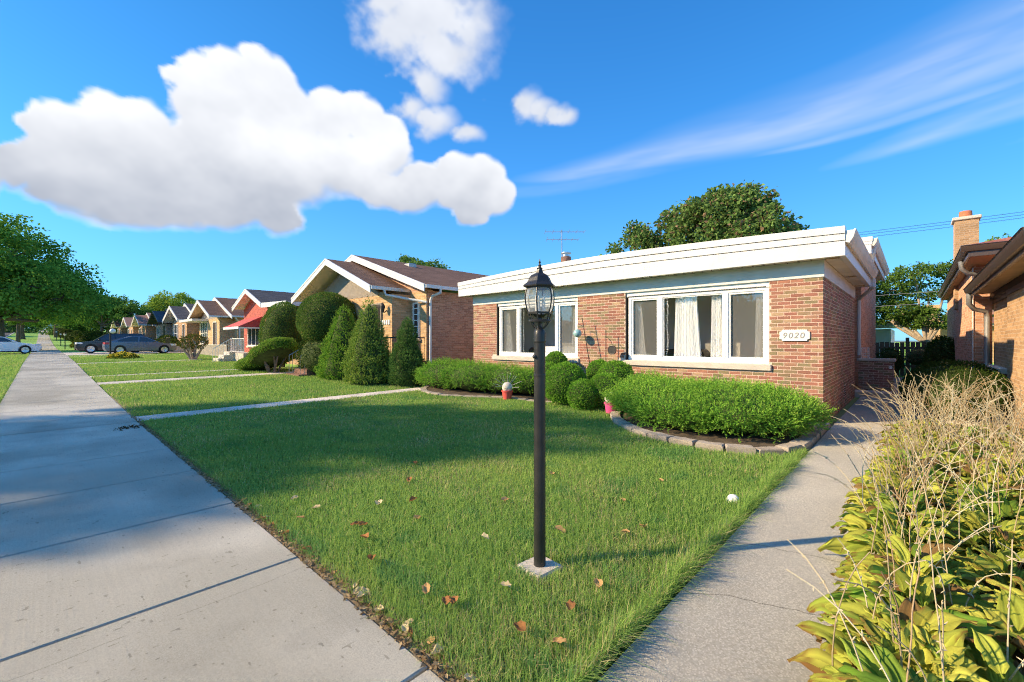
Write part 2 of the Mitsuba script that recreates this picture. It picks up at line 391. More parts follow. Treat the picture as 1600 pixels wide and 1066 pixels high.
dark_glass = m('mat_dark_glass', {'type': 'principled', 'base_color': {'type': 'rgb', 'value': [.03, .035, .045]}, 'roughness': 0.06, 'specular': 0.8, 'clearcoat': 0.6, 'clearcoat_gloss': 0.98})
black_paint = m('mat_black_paint', pr((.025, .025, .026), 0.5))
red_cloth = m('mat_red_cloth', pr(vary((.46, .085, .085), .12, 5), 0.8))
coral = m('mat_coral', pr((.72, .10, .09), 0.45))
pink = m('mat_pink', pr((.68, .09, .27), 0.45))
weathered = m('mat_weathered', pr(vary((.68, .62, .54), .3, 12, 60), 0.7))
tan_paint = m('mat_tan_paint', pr(vary((.50, .34, .19), .12, 2), 0.7))
rust_brick = m('mat_rust_brick', pr(vary((.22, .12, .09), .3, 4, 30), 0.85))
clay = m('mat_clay', pr((.52, .17, .08), 0.8))
wood_grey = m('mat_wood_grey', pr(vary((.16, .125, .10), .35, 3, 40), 0.9))
cable_m = m('mat_cable', pr((.02, .02, .022), 0.6))
stone_edge = m('mat_stone_edge', pr(vary((.36, .31, .25), .45, 5, 90, tint=(.24, .20, .16)), 0.92))
# ---------------------------------------------------------------- the ground
gx = np.unique(np.concatenate([np.linspace(-900, -260, 17), np.linspace(-260, -60, 60), np.linspace(-60, 14, 100), np.linspace(14, 400, 10)]))
gy = np.unique(np.concatenate([np.linspace(-500, -20, 10), np.linspace(-20, 14, 69), np.linspace(14, 60, 12), np.linspace(60, 700, 10)]))
X, Y = np.meshgrid(gx, gy, indexing='ij')
Zg = gz(X, Y) - 0.045
vid = np.arange(X.size).reshape(X.shape)
q = np.stack([vid[:-1, :-1], vid[1:, :-1], vid[1:, 1:], vid[:-1, 1:]], -1).reshape(-1, 4)
setting('ground', (np.stack([X.ravel(), Y.ravel(), Zg.ravel()], -1), q), soil, smooth=True)

def strip(xs, y0, y1, up, thick):
    """a strip along x that follows the land, up above it"""
    xs = np.asarray(xs, float)
    z0, z1 = gz(xs, y0) + up, gz(xs, y1) + up
    n = len(xs)
    v = np.vstack([np.stack([xs, xs * 0 + y0, z0], -1), np.stack([xs, xs * 0 + y1, z1], -1), np.stack([xs, xs * 0 + y0, z0 - thick], -1), np.stack([xs, xs * 0 + y1, z1 - thick], -1)])
    f = []
    for i in range(n - 1):
        a, b = i, i + 1
        f += [(a, b, n + b, n + a), (2 * n + a, 2 * n + b, b, a), (n + a, n + b, 3 * n + b, 3 * n + a)]
    f += [(0, n, 3 * n, 2 * n), (2 * n - 1, n - 1, 3 * n - 1, 4 * n - 1)]
    return v, np.array(f)

# the pavement: slabs with open joints
SW0, SW1, SP = -0.68, 1.25, 1.55
tag('sidewalk', kind='structure')
srng = np.random.default_rng(3)
for k in range(-3, 44):
    xa, xb = -1.70 - SP * k, -1.70 - SP * (k - 1)
    g = 0.0050 if k not in (1, 7, 12) else 0.0075
    tilt = srng.normal(0, 0.002, 4)
    c = 0.008
    top = []
    for (x, y, s) in ((xa + g, SW0, 0), (xb - g, SW0, 1), (xb - g, SW1, 2), (xa + g, SW1, 3)):
        z = float(gz(x, 0)) + tilt[s]
        sx, sy = (1 if s in (0, 3) else -1), (1 if s < 2 else -1)
        top += [(x + sx * c, y + sy * c, z), (x, y, z - c), (x, y, z - 0.11)]
    part('sidewalk', 'slab', hull(top), concrete)
part('sidewalk', 'far_slab', strip(np.linspace(-330, -1.70 - SP * 43 - 0.02, 90), SW0, SW1, 0.0, 0.1), concrete, kind='stuff')
part('sidewalk', 'joint_bed', strip(np.linspace(-68, 3, 60), SW0 + .02, SW1 - .02, -0.03, 0.02), dirt)
setting('soil_edge', strip(np.linspace(-16, 3, 30), SW1 + 0.002, SW1 + 0.13, -0.012, 0.05), edge_dirt)

# the street beyond the parkway
setting('street', strip(np.linspace(-400, 60, 120), -15.0, -5.6, -0.05 + 0.03, 0.03), asphalt)
setting('street_kerb', strip(np.linspace(-400, 60, 120), -5.6, -5.42, 0.03, 0.12), old_concrete)

# walks
def ground_quad(x0, x1, y0, y1, up, t=0.1):
    return hull([(x, y, float(gz(x, y)) + up - d) for x in (x0, x1) for y in (y0, y1) for d in (0, t)])
setting('concrete_walk', cat(ground_quad(-1.06, -0.12, 1.262, 9.5, -0.002), ground_quad(-1.06, -0.12, 9.503, 24.0, -0.002)), aggregate)
setting('side_yard_paving', ground_quad(-0.115, 1.3, 8.75, 24.0, 0.004), old_concrete)
def cross_walk(x0, x1, y1):
    """a narrow walk from the pavement up to a house, laid in slabs"""
    key = numbered('narrow_walk')
    tag(key, kind='structure')
    y = SW1 + 0.012
    while y < y1 - 0.2:
        yb = min(y + 1.5, y1)
        pts = [(x, yy, float(gz(x, yy)) + dz) for x in (x0, x1) for yy in (y, yb - 0.012) for dz in (-0.004, -0.1)]
        part(key, 'slab', hull(pts), old_concrete)
        y = yb
cross_walk(-11.75, -11.0, 13.0)
cross_walk(-20.5, -19.55, 7.6)
cross_walk(-23.6, -23.0, 8.6)
cross_walk(-33.0, -32.2, 6.8)
cross_walk(-44.6, -43.6, 6.6)
setting('driveway', ground_quad(-56.5, -46.0, SW1 + 0.01, 9.4, -0.004), old_concrete)
setting('driveway_apron', ground_quad(-56.5, -50.5, -5.4, SW0 - 0.01, -0.004), old_concrete)

# planting bed of the house, its kerb of laid stones and the soil inside
EDGE_R = [(-4.62, 8.42), (-4.42, 7.75), (-3.90, 7.05), (-3.30, 6.58), (-2.70, 6.36), (-2.20, 6.32), (-1.74, 6.42), (-1.36, 6.70), (-1.20, 7.15), (-1.18, 7.7), (-1.18, 8.3), (-1.18, 8.9), (-1.18, 9.4)]
EDGE_L = [(-11.75, 8.75), (-11.35, 8.15), (-10.75, 7.70), (-10.05, 7.47), (-9.35, 7.45), (-8.65, 7.72), (-8.05, 8.10), (-7.45, 8.30), (-6.95, 8.20), (-6.62, 8.26), (-6.40, 8.42)]
def resample(pts, step):
    p = np.asarray(pts, float)
    # smooth the polyline a little, then walk along it
    for _ in range(2):
        p = np.vstack([p[:1], (p[:-1] * 0.75 + p[1:] * 0.25), (p[:-1] * 0.25 + p[1:] * 0.75), p[-1:]])
        order = [0]
        n = (len(p) - 2) // 2
        for i in range(n): order += [1 + i, 1 + n + i]
        p = p[order + [len(p) - 1]]
    s = np.concatenate([[0], np.cumsum(np.linalg.norm(np.diff(p, axis=0), axis=1))])
    t = np.linspace(0, s[-1], max(2, int(round(s[-1] / step)) + 1))
    return np.stack([np.interp(t, s, p[:, 0]), np.interp(t, s, p[:, 1])], -1)
BED = shapely.Polygon(EDGE_L + [(-5.9, 8.55), (-5.3, 8.6)] + EDGE_R + [(-1.2, 9.6), (-11.6, 9.6)]).buffer(0)
bm = trimesh.creation.extrude_polygon(BED, 0.14, engine='earcut')
bm.apply_translation([0, 0, -0.06])
setting('planting_bed', bm, dirt)
def edging(name, pts, label, w=0.19, h=0.16, step=0.38):
    key = thing(name, label, 'garden edging')
    c = resample(pts, step)
    er = np.random.default_rng(len(pts))
    for a, b in zip(c[:-1], c[1:]):
        t = (b - a) / np.linalg.norm(b - a)
        n = np.array([-t[1], t[0]])
        a2, b2 = a + t * 0.008, b - t * 0.008
        ww = w * er.uniform(.92, 1.08) / 2
        zt = 0.085 + h * 0.22 + er.normal(0, .006)
        base = [a2 + n * ww, a2 - n * ww, b2 - n * ww * .97, b2 + n * ww]
        ctr = (a2 + b2) / 2
        pts3 = [(*p, -0.05) for p in base] + [(*p, zt - 0.022) for p in base] + [(*(ctr + (p - ctr) * 0.90), zt + er.normal(0, .003)) for p in base]
        mm = hull(pts3).refine_to_length(0.07)
        v, f = arr(mm)
        v = v + (meshkit.noise(v * 22, 3)[:, None] - 0.5) * 0.012
        part(key, 'stone', (v, f), stone_edge, smooth=35)
edging('bed_edging', EDGE_R, 'curved kerb of tan stones round the bed with the big yew by the walk')
edging('bed_edging', EDGE_L, 'low flat kerb of tan stones round the left bed with the red pot', h=0.05)

# ---------------------------------------------------------------- grass
def blades(P, h, w, col, seed, segs=2, lean=0.45, dirbias=None):
    r = np.random.default_rng(seed)
    n = len(P)
    th = r.uniform(0, 2 * np.pi, n)
    side = np.stack([np.cos(th), np.sin(th), 0 * th], -1)
    ln = r.uniform(0, 2 * np.pi, n)
    ld = np.stack([np.cos(ln), np.sin(ln), 0 * ln], -1)
    if dirbias is not None: ld = ld * 0.6 + dirbias
    amt = (np.abs(r.normal(0, lean, n)) * h)[:, None]
    up = np.array([0, 0, 1.0])
    tip = P + up * (h * r.uniform(.75, 1.1, n))[:, None] * np.clip(1 - 0.25 * (amt / h[:, None]), .45, 1) + ld * amt
    if segs == 1:
        v = np.stack([P - side * w[:, None] / 2, P + side * w[:, None] / 2, tip], 1).reshape(-1, 3)
        f = np.arange(3 * n).reshape(-1, 3)
        return v, f, np.repeat(col, 3, 0)
    mid = P + up * (h * 0.55)[:, None] + ld * amt * 0.32
    v = np.stack([P - side * w[:, None] / 2, P + side * w[:, None] / 2, mid - side * w[:, None] * .42, mid + side * w[:, None] * .42, tip], 1).reshape(-1, 3)
    f = (np.array([(0, 1, 3), (0, 3, 2), (2, 3, 4)])[None] + (np.arange(n) * 5)[:, None, None]).reshape(-1, 3)
    return v, f, np.repeat(col, 5, 0)

def grass_colors(P, r):
    n = len(P)
    t = meshkit.fbm(np.stack([P[:, 0] * .55, P[:, 1] * .55, P[:, 0] * 0], -1), 3, seed=21)
    f = r.uniform(0, 1, n)
    dry = np.clip((meshkit.fbm(np.stack([P[:, 0] * 1.3, P[:, 1] * 1.3, P[:, 0] * 0 + 3], -1), 3, seed=4) - 0.52) * 4, 0, 1)
    a, b = np.array([.225, .400, .085]), np.array([.385, .550, .150])
    c = a + (b - a) * np.clip(0.5 * f + 0.9 * (t - .25), 0, 1)[:, None]
    yel = np.clip((meshkit.fbm(np.stack([P[:, 0] * .8 + 40, P[:, 1] * .8, P[:, 0] * 0], -1), 4, seed=33) - .5) * 5, 0, 1)[:, None]
    c = c * (1 - .35 * yel) + np.array([.44, .55, .14]) * .35 * yel
    wd = meshkit.noise(np.stack([P[:, 0] * 3.1, P[:, 1] * 3.1, P[:, 0] * 0 + 8], -1), 44) > .80
    c[wd] = c[wd] * np.array([.72, .86, 1.0])
    k = r.uniform(0, 1, n) < 0.05 + 0.22 * dry
    c[k] = np.array([.60, .54, .27]) * r.uniform(.7, 1.25, (k.sum(), 1))
    return c

def scatter(poly, dens, r, cover=2.6):
    """points in the polygon, thinning out with the distance from where one stands"""
    x0, y0, x1, y1 = poly.bounds
    out = []
    step = 1.0
    for cx in np.arange(x0, x1, step):
        for cy in np.arange(y0, y1, step):
            d = max(1.2, math.hypot(cx + .5, cy + .5))
            n = r.poisson(min(dens, dens * 3.0 / d))
            if n: out.append(np.stack([r.uniform(cx, cx + step, n), r.uniform(cy, cy + step, n)], -1))
    p = np.vstack(out)
    return p[shapely.contains_xy(poly, p[:, 0], p[:, 1])]

def in_view(p, margin=1.30):
    d = p @ FWD[:2]
    s = p @ np.array([FWD[1], -FWD[0]])
    return (d > 0.6) & (np.abs(s) < margin * d + 1.2)

def lawn(name, label, poly, dens, seed, hmul=1.0, segs=2):
    r = np.random.default_rng(seed)
    p = scatter(poly, dens, r)
    p = p[in_view(p)]
    n = len(p)
    d = np.hypot(p[:, 0], p[:, 1])
    P = np.column_stack([p, gz(p[:, 0], p[:, 1]) - 0.045])
    tuft = meshkit.fbm(np.column_stack([p * 2.2, 0 * d]), 3, seed=8)
    h = (0.055 + 0.05 * r.uniform(0, 1, n) + 0.05 * np.clip(tuft - .45, 0, 1)) * hmul + 0.02
    w = np.clip(0.0014 * d, 0.0038, 0.030) * r.uniform(.7, 1.3, n)
    v, f, c = blades(P, h, w, grass_colors(P, r), seed + 1, segs)
    solo(name, (v, f), grass_m, label, 'grass', color=c, kind='stuff')

main_lawn = shapely.Polygon([(-10.95, SW1 + .06), (-1.09, SW1 + .06), (-1.09, 7.0), (-1.2, 9.4), (-10.95, 9.4)]).difference(BED.buffer(0.10)).difference(shapely.box(-2.0, 2.2, -1.76, 2.46))
lawn('lawn', 'sunlit green front lawn around the black lamp post, dotted with fallen leaves', shapely.intersection(main_lawn, shapely.box(-4.6, 0, 0, 6.2)), 9500, 100)
lawn('far_lawn', 'rest of the front lawn running back to the planting beds', main_lawn.difference(shapely.box(-4.6, 0, 0, 6.2)), 9000, 102, 0.95)
nb = shapely.Polygon([(-19.5, SW1 + .03), (-11.8, SW1 + .03), (-11.8, 8.9), (-19.5, 7.9)])
lawn('neighbour_lawn', 'bright lawn in front of the three clipped cone spruces', nb, 6500, 104, 0.95, 1)
nb2 = shapely.Polygon([(-46, SW1 + .03), (-20.55, SW1 + .03), (-20.55, 8.4), (-46, 8.4)])
for xx in ((-23.6, -23.0), (-33, -32.2), (-44.6, -43.6)):
    nb2 = nb2.difference(shapely.box(xx[0], 0, xx[1], 9))
lawn('distant_lawn', 'bright yellow-green lawns of the houses farther up the street', nb2, 6000, 106, 1.0, 1)
pk = shapely.box(-60, -5.4, -2.0, SW0 - 0.05)
lawn('parkway_grass', 'strip of bright grass on the street side of the sidewalk', pk, 5000, 108, 1.0, 1)
# long blades that hang over the edges of the walk and the pavement
r = np.random.default_rng(110)
n = 8500
ex = r.uniform(1.4, 7.0, n)
P = np.column_stack([-1.09 - np.abs(r.normal(0, .05, n)), ex, np.full(n, -0.03)])
hh = r.uniform(.09, .19, n) * (0.7 + 0.8 * meshkit.noise(np.column_stack([ex * 2.5, ex * 0, ex * 0])))
v, f, c = blades(P, hh, r.uniform(.003, .0055, n), grass_colors(P, r), 111, 2, 0.55, np.array([0.75, 0, 0]))
solo('overhanging_grass', (v, f), grass_m, 'long grass blades hanging over the left edge of the grey concrete walk', 'grass', color=c, kind='stuff')
n = 8000
ex = -16 * r.uniform(0, 1, n) ** 1.4 - 1.2
P = np.column_stack([ex, SW1 + 0.035 + np.abs(r.normal(0, .055, n)), np.full(n, -0.03)])
P = P[~((ex < -10.9) & (ex > -11.8))]
n = len(P)
c0 = grass_colors(P, r); k = r.uniform(0, 1, n) < .45
c0[k] = np.array([.36, .29, .14]) * r.uniform(.6, 1.2, (k.sum(), 1))
v, f, c = blades(P, r.uniform(.03, .085, n), r.uniform(.003, .006, n), c0, 112, 2, 0.7, np.array([0, -0.25, 0]))
solo('edge_grass', (v, f), grass_m, 'thin dry grass along the edge of the sidewalk', 'grass', color=c, kind='stuff')
for xa, ya, xb, yb, nm in ((-60, SW0 - .04, -6, SW0 - .04, 'ragged grass along the street side edge of the sidewalk'),):
    n = 5000
    t = r.uniform(0, 1, n)
    P = np.column_stack([xa + (xb - xa) * t, ya - np.abs(r.normal(0, .06, n)), np.zeros(n)])
    P[:, 2] = gz(P[:, 0], 0) - .03
    v, f, c = blades(P, r.uniform(.08, .20, n), np.full(n, .02), grass_colors(P, r), 113, 1, 0.5, np.array([0, .3, 0]))
    solo('kerb_grass', (v, f), grass_m, nm, 'grass', color=c, kind='stuff')
# ---------------------------------------------------------------- the brick house with the white flat-roof fascia
HX0, HX1, HY = -10.52, -1.20, 9.51          # left corner, right corner, face of the front bricks
HZ0, HZ1 = 0.02, 2.70                       # foot of the wall, top of the brickwork
house = thing('brick_house', 'low red-brown brick house with deep white roof fascia and two wide white front windows', 'house')
WINS = [(-5.10, -2.06, 'R'), (-9.45, -6.47, 'L')]
WZ0, WZ1 = 1.10, 2.70
wall = []
yf, yb = HY + 0.006, HY + 0.26
xs = [HX0 + .006, WINS[1][0], WINS[1][1], WINS[0][0], WINS[0][1], HX1 - .006]
for i in range(0, 6, 2): wall.append(box(xs[i], xs[i + 1], yf, yb, HZ0 - .2, HZ1))
for i in (1, 3): wall.append(box(xs[i] + .0005, xs[i + 1] - .0005, yf, yb, HZ0 - .2, 1.0))
fw = part(house, 'front_wall', cat(wall), mortar)
def brick_mesh(x0, x1, y, z, out, axis, br):
    """one brick standing out of the mortar; a little uneven"""
    j = 0.0060
    a, b, c, d = x0 + j, x1 - j, z + j, z + COURSE - j
    o = out + br.normal(0, .0009)
    e = 0.0022
    dv = br.normal(0, .0007, 4)
    lo = [(a, c), (b, c), (b, d), (a, d)]
    hi = [(a + e, c + e), (b - e, c + e), (b - e, d - e), (a + e, d - e)]
    if axis == 'x':
        v = [(u, y, w) for u, w in lo] + [(u, y - o - dv[i], w) for i, (u, w) in enumerate(hi)]
        f = [(4, 5, 6, 7), (0, 1, 5, 4), (1, 2, 6, 5), (2, 3, 7, 6), (3, 0, 4, 7)]
    else:
        v = [(y, u, w) for u, w in lo] + [(y + o + dv[i], u, w) for i, (u, w) in enumerate(hi)]
        f = [(4, 5, 6, 7), (0, 1, 5, 4), (1, 2, 6, 5), (2, 3, 7, 6), (3, 0, 4, 7)]
    return np.array(v, float), np.array(f)
br = np.random.default_rng(5)
sills = [(-5.28, -2.02), (-9.62, -6.42)]
bricks = []
for rrow in range(-1, 40):
    z = 0.06 + rrow * COURSE
    if z + COURSE > HZ1 + .001: break
    off = 0.5 if rrow % 2 else 0.0
    spans = [(HX0, HX1)]
    if z + COURSE > 0.975:
        cut = sills if z < 1.10 - .02 else [(w[0], w[1]) for w in WINS]
        spans = [(HX0, cut[1][0]), (cut[1][1], cut[0][0]), (cut[0][1], HX1)]
    for sa, sb in spans:
        i = math.floor(sa / PITCH + off)
        while True:
            xa, xb = (i - off) * PITCH, (i + 1 - off) * PITCH
            i += 1
            if xa >= sb - .02: break
            xa, xb = max(xa, sa), min(xb, sb)
            if xb - xa < .03: continue
            bricks.append((xa, xb, z))
def shown(b):
    x, z = (b[0] + b[1]) / 2, b[2]
    hidden = z < (0.72 if x > -4.4 else 0.80)
    return (1 if hidden else 0, math.hypot(x, HY) )
bricks.sort(key=shown)
for xa, xb, z in bricks[:296]:
    part(fw, 'brick', brick_mesh(xa, xb, HY + .0062, z, .0062, 'x', br), brick_face)
part(fw, 'brickwork', cat([brick_mesh(xa, xb, HY + .0062, z, .0062, 'x', br) for xa, xb, z in bricks[296:]]), brick_face, kind='stuff')
# right hand wall along the walk
SY1 = 15.0
sw = part(house, 'side_wall', box(HX1 - .26, HX1 - .0065, HY + .262, SY1, HZ0 - .2, HZ1), mortar)
sb = []
for rrow in range(-1, 39):
    z = 0.06 + rrow * COURSE
    off = 0.5 if rrow % 2 else 0.0
    i = math.floor(HY / PITCH + off)
    while True:
        ya, ybk = (i - off) * PITCH, (i + 1 - off) * PITCH
        i += 1
        if ya >= SY1 - .02: break
        ya, ybk = max(ya, HY + .003), min(ybk, SY1)
        if ybk - ya < .03 or (12.55 < (ya + ybk) / 2 < 13.0 and 0.25 < z < 0.5): continue
        sb.append(brick_mesh(ya, ybk, HX1 - .0062, z, .0062, 'y', br))
part(sw, 'brickwork', cat(sb), brick_face, kind='stuff')
part(house, 'foundation_vent', cat([box(HX1 - .03, HX1 - .004, 12.56, 12.98, .27 + .05 * k, .30 + .05 * k) for k in range(5)]), black_paint)
part(house, 'left_wall', box(HX0, HX0 + .25, yb + .002, 18.0, HZ0 - .2, HZ1), brick_main)
part(house, 'back_wall', box(HX0 + .26, HX1 - .3, 17.9, 18.1, HZ0 - .2, HZ1), brick_main)

# frieze, soffit, fascia in three steps that crown slightly in the middle, coping
ZS = 3.005
part(house, 'frieze', cat(bbox(HX0 - .01, HX1 + .012, HY - .012, HY + .05, HZ1 + .002, ZS, .004), bbox(HX1 - .05, HX1 + .0115, HY + .052, SY1, HZ1 + .002, ZS, .004)), grey_frieze)
OX0, OX1, OY = -10.84, -0.86, 9.155
def zc(x):                                  # the slight crown of the roof edge
    t = (x - OX0) / (OX1 - OX0)
    return 0.15 * (1 - abs(2 * t - 1) ** 1.6) - 0.05 * (1 - t)
def band(y0, y1, za, zb, crown_a, crown_b, n=24):
    xs = np.linspace(OX0, OX1, n)
    v, f = [], []
    for x in xs:
        a, b = za + crown_a * zc(x), zb + crown_b * zc(x)
        v += [(x, y0, a), (x, y0, b), (x, y1, b), (x, y1, a)]
    for i in range(n - 1):
        o = 4 * i
        f += [(o + k, o + 4 + k, o + 4 + (k + 1) % 4, o + (k + 1) % 4) for k in range(4)]
    f += [(0, 1, 2, 3), (4 * n - 1, 4 * n - 2, 4 * n - 3, 4 * n - 4)]
    m_ = trimesh.Trimesh(np.array(v), np.vstack([np.array(f)[:, [0, 1, 2]], np.array(f)[:, [0, 2, 3]]]), process=False)
    trimesh.repair.fix_normals(m_)
    return m_
fa = part(house, 'fascia', band(OY, OY + .09, 2.99, 3.236, 0.0, 0.55), white_trim)
part(fa, 'seam', band(OY + .022, OY + .09, 3.2365, 3.2475, 0.55, 0.58), dark_seam)
part(fa, 'upper_board', band(OY - .014, OY + .09, 3.248, 3.350, 0.58, 0.9), white_trim)
part(fa, 'seam', band(OY + .010, OY + .09, 3.3505, 3.3605, 0.9, 0.95), dark_seam)
part(fa, 'coping', band(OY - .030, OY + .16, 3.361, 3.482, 0.95, 1.0), white_trim)
for xj in (-7.9, -4.95):                    # the joints between the metal lengths
    part(fa, 'joint_strip', cat(box(xj, xj + .035, OY - .0325, OY - .026, 3.365 + .95 * zc(xj), 3.478 + zc(xj)), box(xj, xj + .03, OY - .0165, OY - .010, 3.25 + .58 * zc(xj), 3.347 + .9 * zc(xj))), white_trim)
part(house, 'side_fascia', box(OX1 - .09, OX1 - .001, OY + .0915, SY1 + .1, 2.99, 3.236), white_trim)
part(house, 'left_fascia', box(OX0 + .001, OX0 + .09, OY + .0915, 18.3, 2.99, 3.40), white_trim)
so = part(house, 'soffit', cat(box(OX0 + .1, OX1 - .095, OY + .095, HY - .014, ZS + .004, ZS + .03), box(HX1 + .014, OX1 - .095, HY - .012, SY1 + .1, ZS + .003, ZS + .029)), cream)
part(so, 'batten', cat([box(HX1 + .03, OX1 - .1, y, y + .07, ZS - .008, ZS + .002) for y in (9.42, 12.35, 14.6)]), tan_soffit)
sv = [box(x, x + .012, OY + .10, HY - .016, ZS - .004, ZS + .003) for x in np.arange(OX0 + .15, OX1 - .4, .19)]
part(so, 'groove', cat(sv), dark_seam)
# roof sheet
rx = np.linspace(OX0 + .02, OX1 - .02, 20)
rv = np.array([(x, y, 3.44 + zc(x)) for x in rx for y in (OY + .12, 18.3)])
part(house, 'roof', (rv, np.array([(2 * i, 2 * i + 2, 2 * i + 3, 2 * i + 1) for i in range(19)])), old_concrete)
# gutter down the right side, with its rolled lip, and the downspout
gp = [(0, .0), (.055, -.02), (.11, .07), (.135, .17), (.145, .20), (.12, .205), (.11, .19), (.0, .19)]
part(house, 'gutter', prism_y([(OX1 + .001 + a, 3.215 + b) for a, b in gp], OY + .02, SY1 + .15), cream, smooth=30)
part(house, 'gutter_cap', prism_y([(OX1 + .001 + a, 3.215 + b) for a, b in gp], OY + .006, OY + .0195), white_trim)
part(house, 'downspout', cat(tube([(OX1 + .06, 14.95, 3.2), (OX1 + .06, 14.98, 3.0), (OX1 - .1, 15.2, 2.86), (HX1 + .05, 15.55, 2.72), (HX1 + .05, 15.58, 2.5), (HX1 + .05, 15.58, 1.15)], .045, 8)), white_trim, smooth=40)

# windows
def curtain(x0, x1, x2, x3, y, z0, z1, folds, seed):
    """pleated curtain: top from x0 to x1, bottom from x2 to x3"""
    r_ = np.random.default_rng(seed)
    nu, nv = folds * 10 + 1, 9
    ph = r_.uniform(0, 6, 3)
    v = []
    for j in range(nv):
        t = j / (nv - 1)
        for i in range(nu):
            u = i / (nu - 1)
            wv = math.sin(u * folds * 2 * math.pi + ph[0] + .6 * math.sin(u * 9 + ph[1])) * (.022 + .018 * (1 - t)) + .01 * math.sin(u * folds * 4.7 + ph[2])
            v.append(((x0 + (x1 - x0) * u) * t + (x2 + (x3 - x2) * u) * (1 - t), y + wv, z0 + (z1 - z0) * t))
    f = [(j * nu + i, j * nu + i + 1, (j + 1) * nu + i + 1, (j + 1) * nu + i) for j in range(nv - 1) for i in range(nu - 1)]
    return np.array(v), np.array(f)
MULL = {'R': (-4.255, -2.862), 'L': (-8.60, -7.19)}
screen_m = m('mat_insect_screen', {'type': 'mask', 'opacity': .5, 'b': pr((.20, .20, .195), .8)})
FY = HY + .055                               # face of the window frame
for xa, xb, side in WINS:
    win = numbered('window', house)
    tag(win, 'right front window with white curtains gathered in its middle light' if side == 'R' else 'left front window with bare grey lights')
    zt = WZ1 - .05
    sill = [s for s in sills if s[0] < (xa + xb) / 2 < s[1]][0]
    part(win, 'sill', bbox(sill[0], sill[1], HY - .055, HY + .10, .978, 1.098, .008), limestone)
    part(win, 'head_trim', box(xa + .01, xb - .005, FY - .018, FY + .06, zt - .052, WZ1 + .001), white_plain)
    part(win, 'head_gap', box(xa + .05, xb - .06, FY - .0215, FY - .0175, zt - .050, zt - .034), dark_seam)
    F0, F1 = xa + .055, xb - .012            # a reveal shows at the left
    part(win, 'reveal', cat(box(xa, xa + .012, HY + .012, FY + .12, 1.1, WZ1), box(xa + .013, F0 - .001, FY + .05, FY + .1, 1.1, WZ1)), dark_seam)
    zb_, zt_ = 1.10, zt - .053
    j = .075
    fr = [bbox(F0, F0 + j, FY, FY + .08, zb_, zt_, .006), bbox(F1 - j, F1, FY, FY + .08, zb_, zt_, .006),
          bbox(F0 + j + .0005, F1 - j - .0005, FY + .001, FY + .08, zb_, zb_ + .09, .006), bbox(F0 + j + .0005, F1 - j - .0005, FY + .001, FY + .08, zt_ - .06, zt_, .006)]
    part(win, 'frame', cat(fr), vinyl)
    cuts = [F0 + j] + [c for mu in MULL[side] for c in (mu - .055, mu + .055)] + [F1 - j]
    for mu in MULL[side]:
        part(win, 'mullion', cat(bbox(mu - .052, mu - .002, FY - .004, FY + .079, zb_ + .091, zt_ - .061, .004), bbox(mu + .002, mu + .052, FY - .006, FY + .079, zb_ + .091, zt_ - .061, .004)), vinyl)
    for k in range(3):
        a, b = cuts[2 * k] - .003, cuts[2 * k + 1] + .003
        z0_, z1_ = zb_ + .088, zt_ - .058
        s_ = .038 if k != 1 else .022
        part(win, 'sash', cat(box(a, a + s_, FY + .018, FY + .06, z0_, z1_), box(b - s_, b, FY + .018, FY + .06, z0_, z1_), box(a + s_, b - s_, FY + .0185, FY + .06, z0_, z0_ + s_), box(a + s_, b - s_, FY + .0185, FY + .06, z1_ - s_, z1_)), vinyl)
        part(win, 'pane', (np.array([(a + s_, FY + .04, z0_ + s_), (b - s_, FY + .04, z0_ + s_), (b - s_, FY + .04, z1_ - s_), (a + s_, FY + .04, z1_ - s_)]), np.array([(0, 1, 2, 3)])), glass)
    for k in (0, 2):                         # grey insect screens behind the side lights
        a, b = cuts[2 * k] + .036, cuts[2 * k + 1] - .036
        part(win, 'insect_screen', (np.array([(a, FY + .064, zb_ + .125), (b, FY + .064, zb_ + .125), (b, FY + .064, zt_ - .095), (a, FY + .064, zt_ - .095)]), np.array([(0, 1, 2, 3)])), screen_m)
    yc = FY + .17
    if side == 'R':
        cs = [(-4.98, -4.80, -4.96, -4.66, 4), (-3.96, -3.50, -4.00, -3.40, 8), (-3.18, -2.99, -3.20, -2.95, 5), (-2.33, -2.17, -2.36, -2.15, 4)]
    else:
        cs = [(-9.28, -9.12, -9.24, -8.92, 4), (-6.72, -6.60, -6.82, -6.60, 3)]
    for q_, (a, b, c_, d_, nf) in enumerate(cs):
        part(win, 'curtain', curtain(a, b, c_, d_, yc, 1.16, zt_ - .03, nf, 40 + q_), curtain_m, smooth=True)
    xl = MULL[side][0] + .13
    lr = np.random.default_rng(60 + ord(side))
    pts = [(xl + .012 * math.sin(9 * z), FY + .085, z) for z in np.linspace(1.25, zt_ - .09, 24)]
    part(win, 'string_light', cat([tube(pts, .003, 4)] + [ball((p[0] + lr.normal(0, .014), p[1], p[2] + lr.normal(0, .01)), .011, 1) for p in pts for _ in (0, 1)]), white_plain)
    if side == 'L':
        part(win, 'window_fan_panel', box(MULL['L'][1] + .1, F1 - j - .05, FY + .085, FY + .12, zb_ + .13, zb_ + .30), vinyl)
        part(win, 'window_fan_panel', box(-7.75, MULL['L'][1] - .08, FY + .085, FY + .12, zb_ + .12, zb_ + .30), vinyl)
    # the room behind
    rm = [box(xa - .3, xb + .3, yb + 1.25, yb + 1.35, .3, 2.9), box(xa - .4, xa - .3, yb + .002, yb + 2, .3, 2.9), box(xb + .3, xb + .4, yb + .002, yb + 2, .3, 2.9), box(xa - .4, xb + .4, yb + .002, yb + 2, 2.9, 3.0), box(xa - .4, xb + .4, yb + .002, yb + 2, .2, .3)]
    part(win, 'room', cat(rm), room_wall)
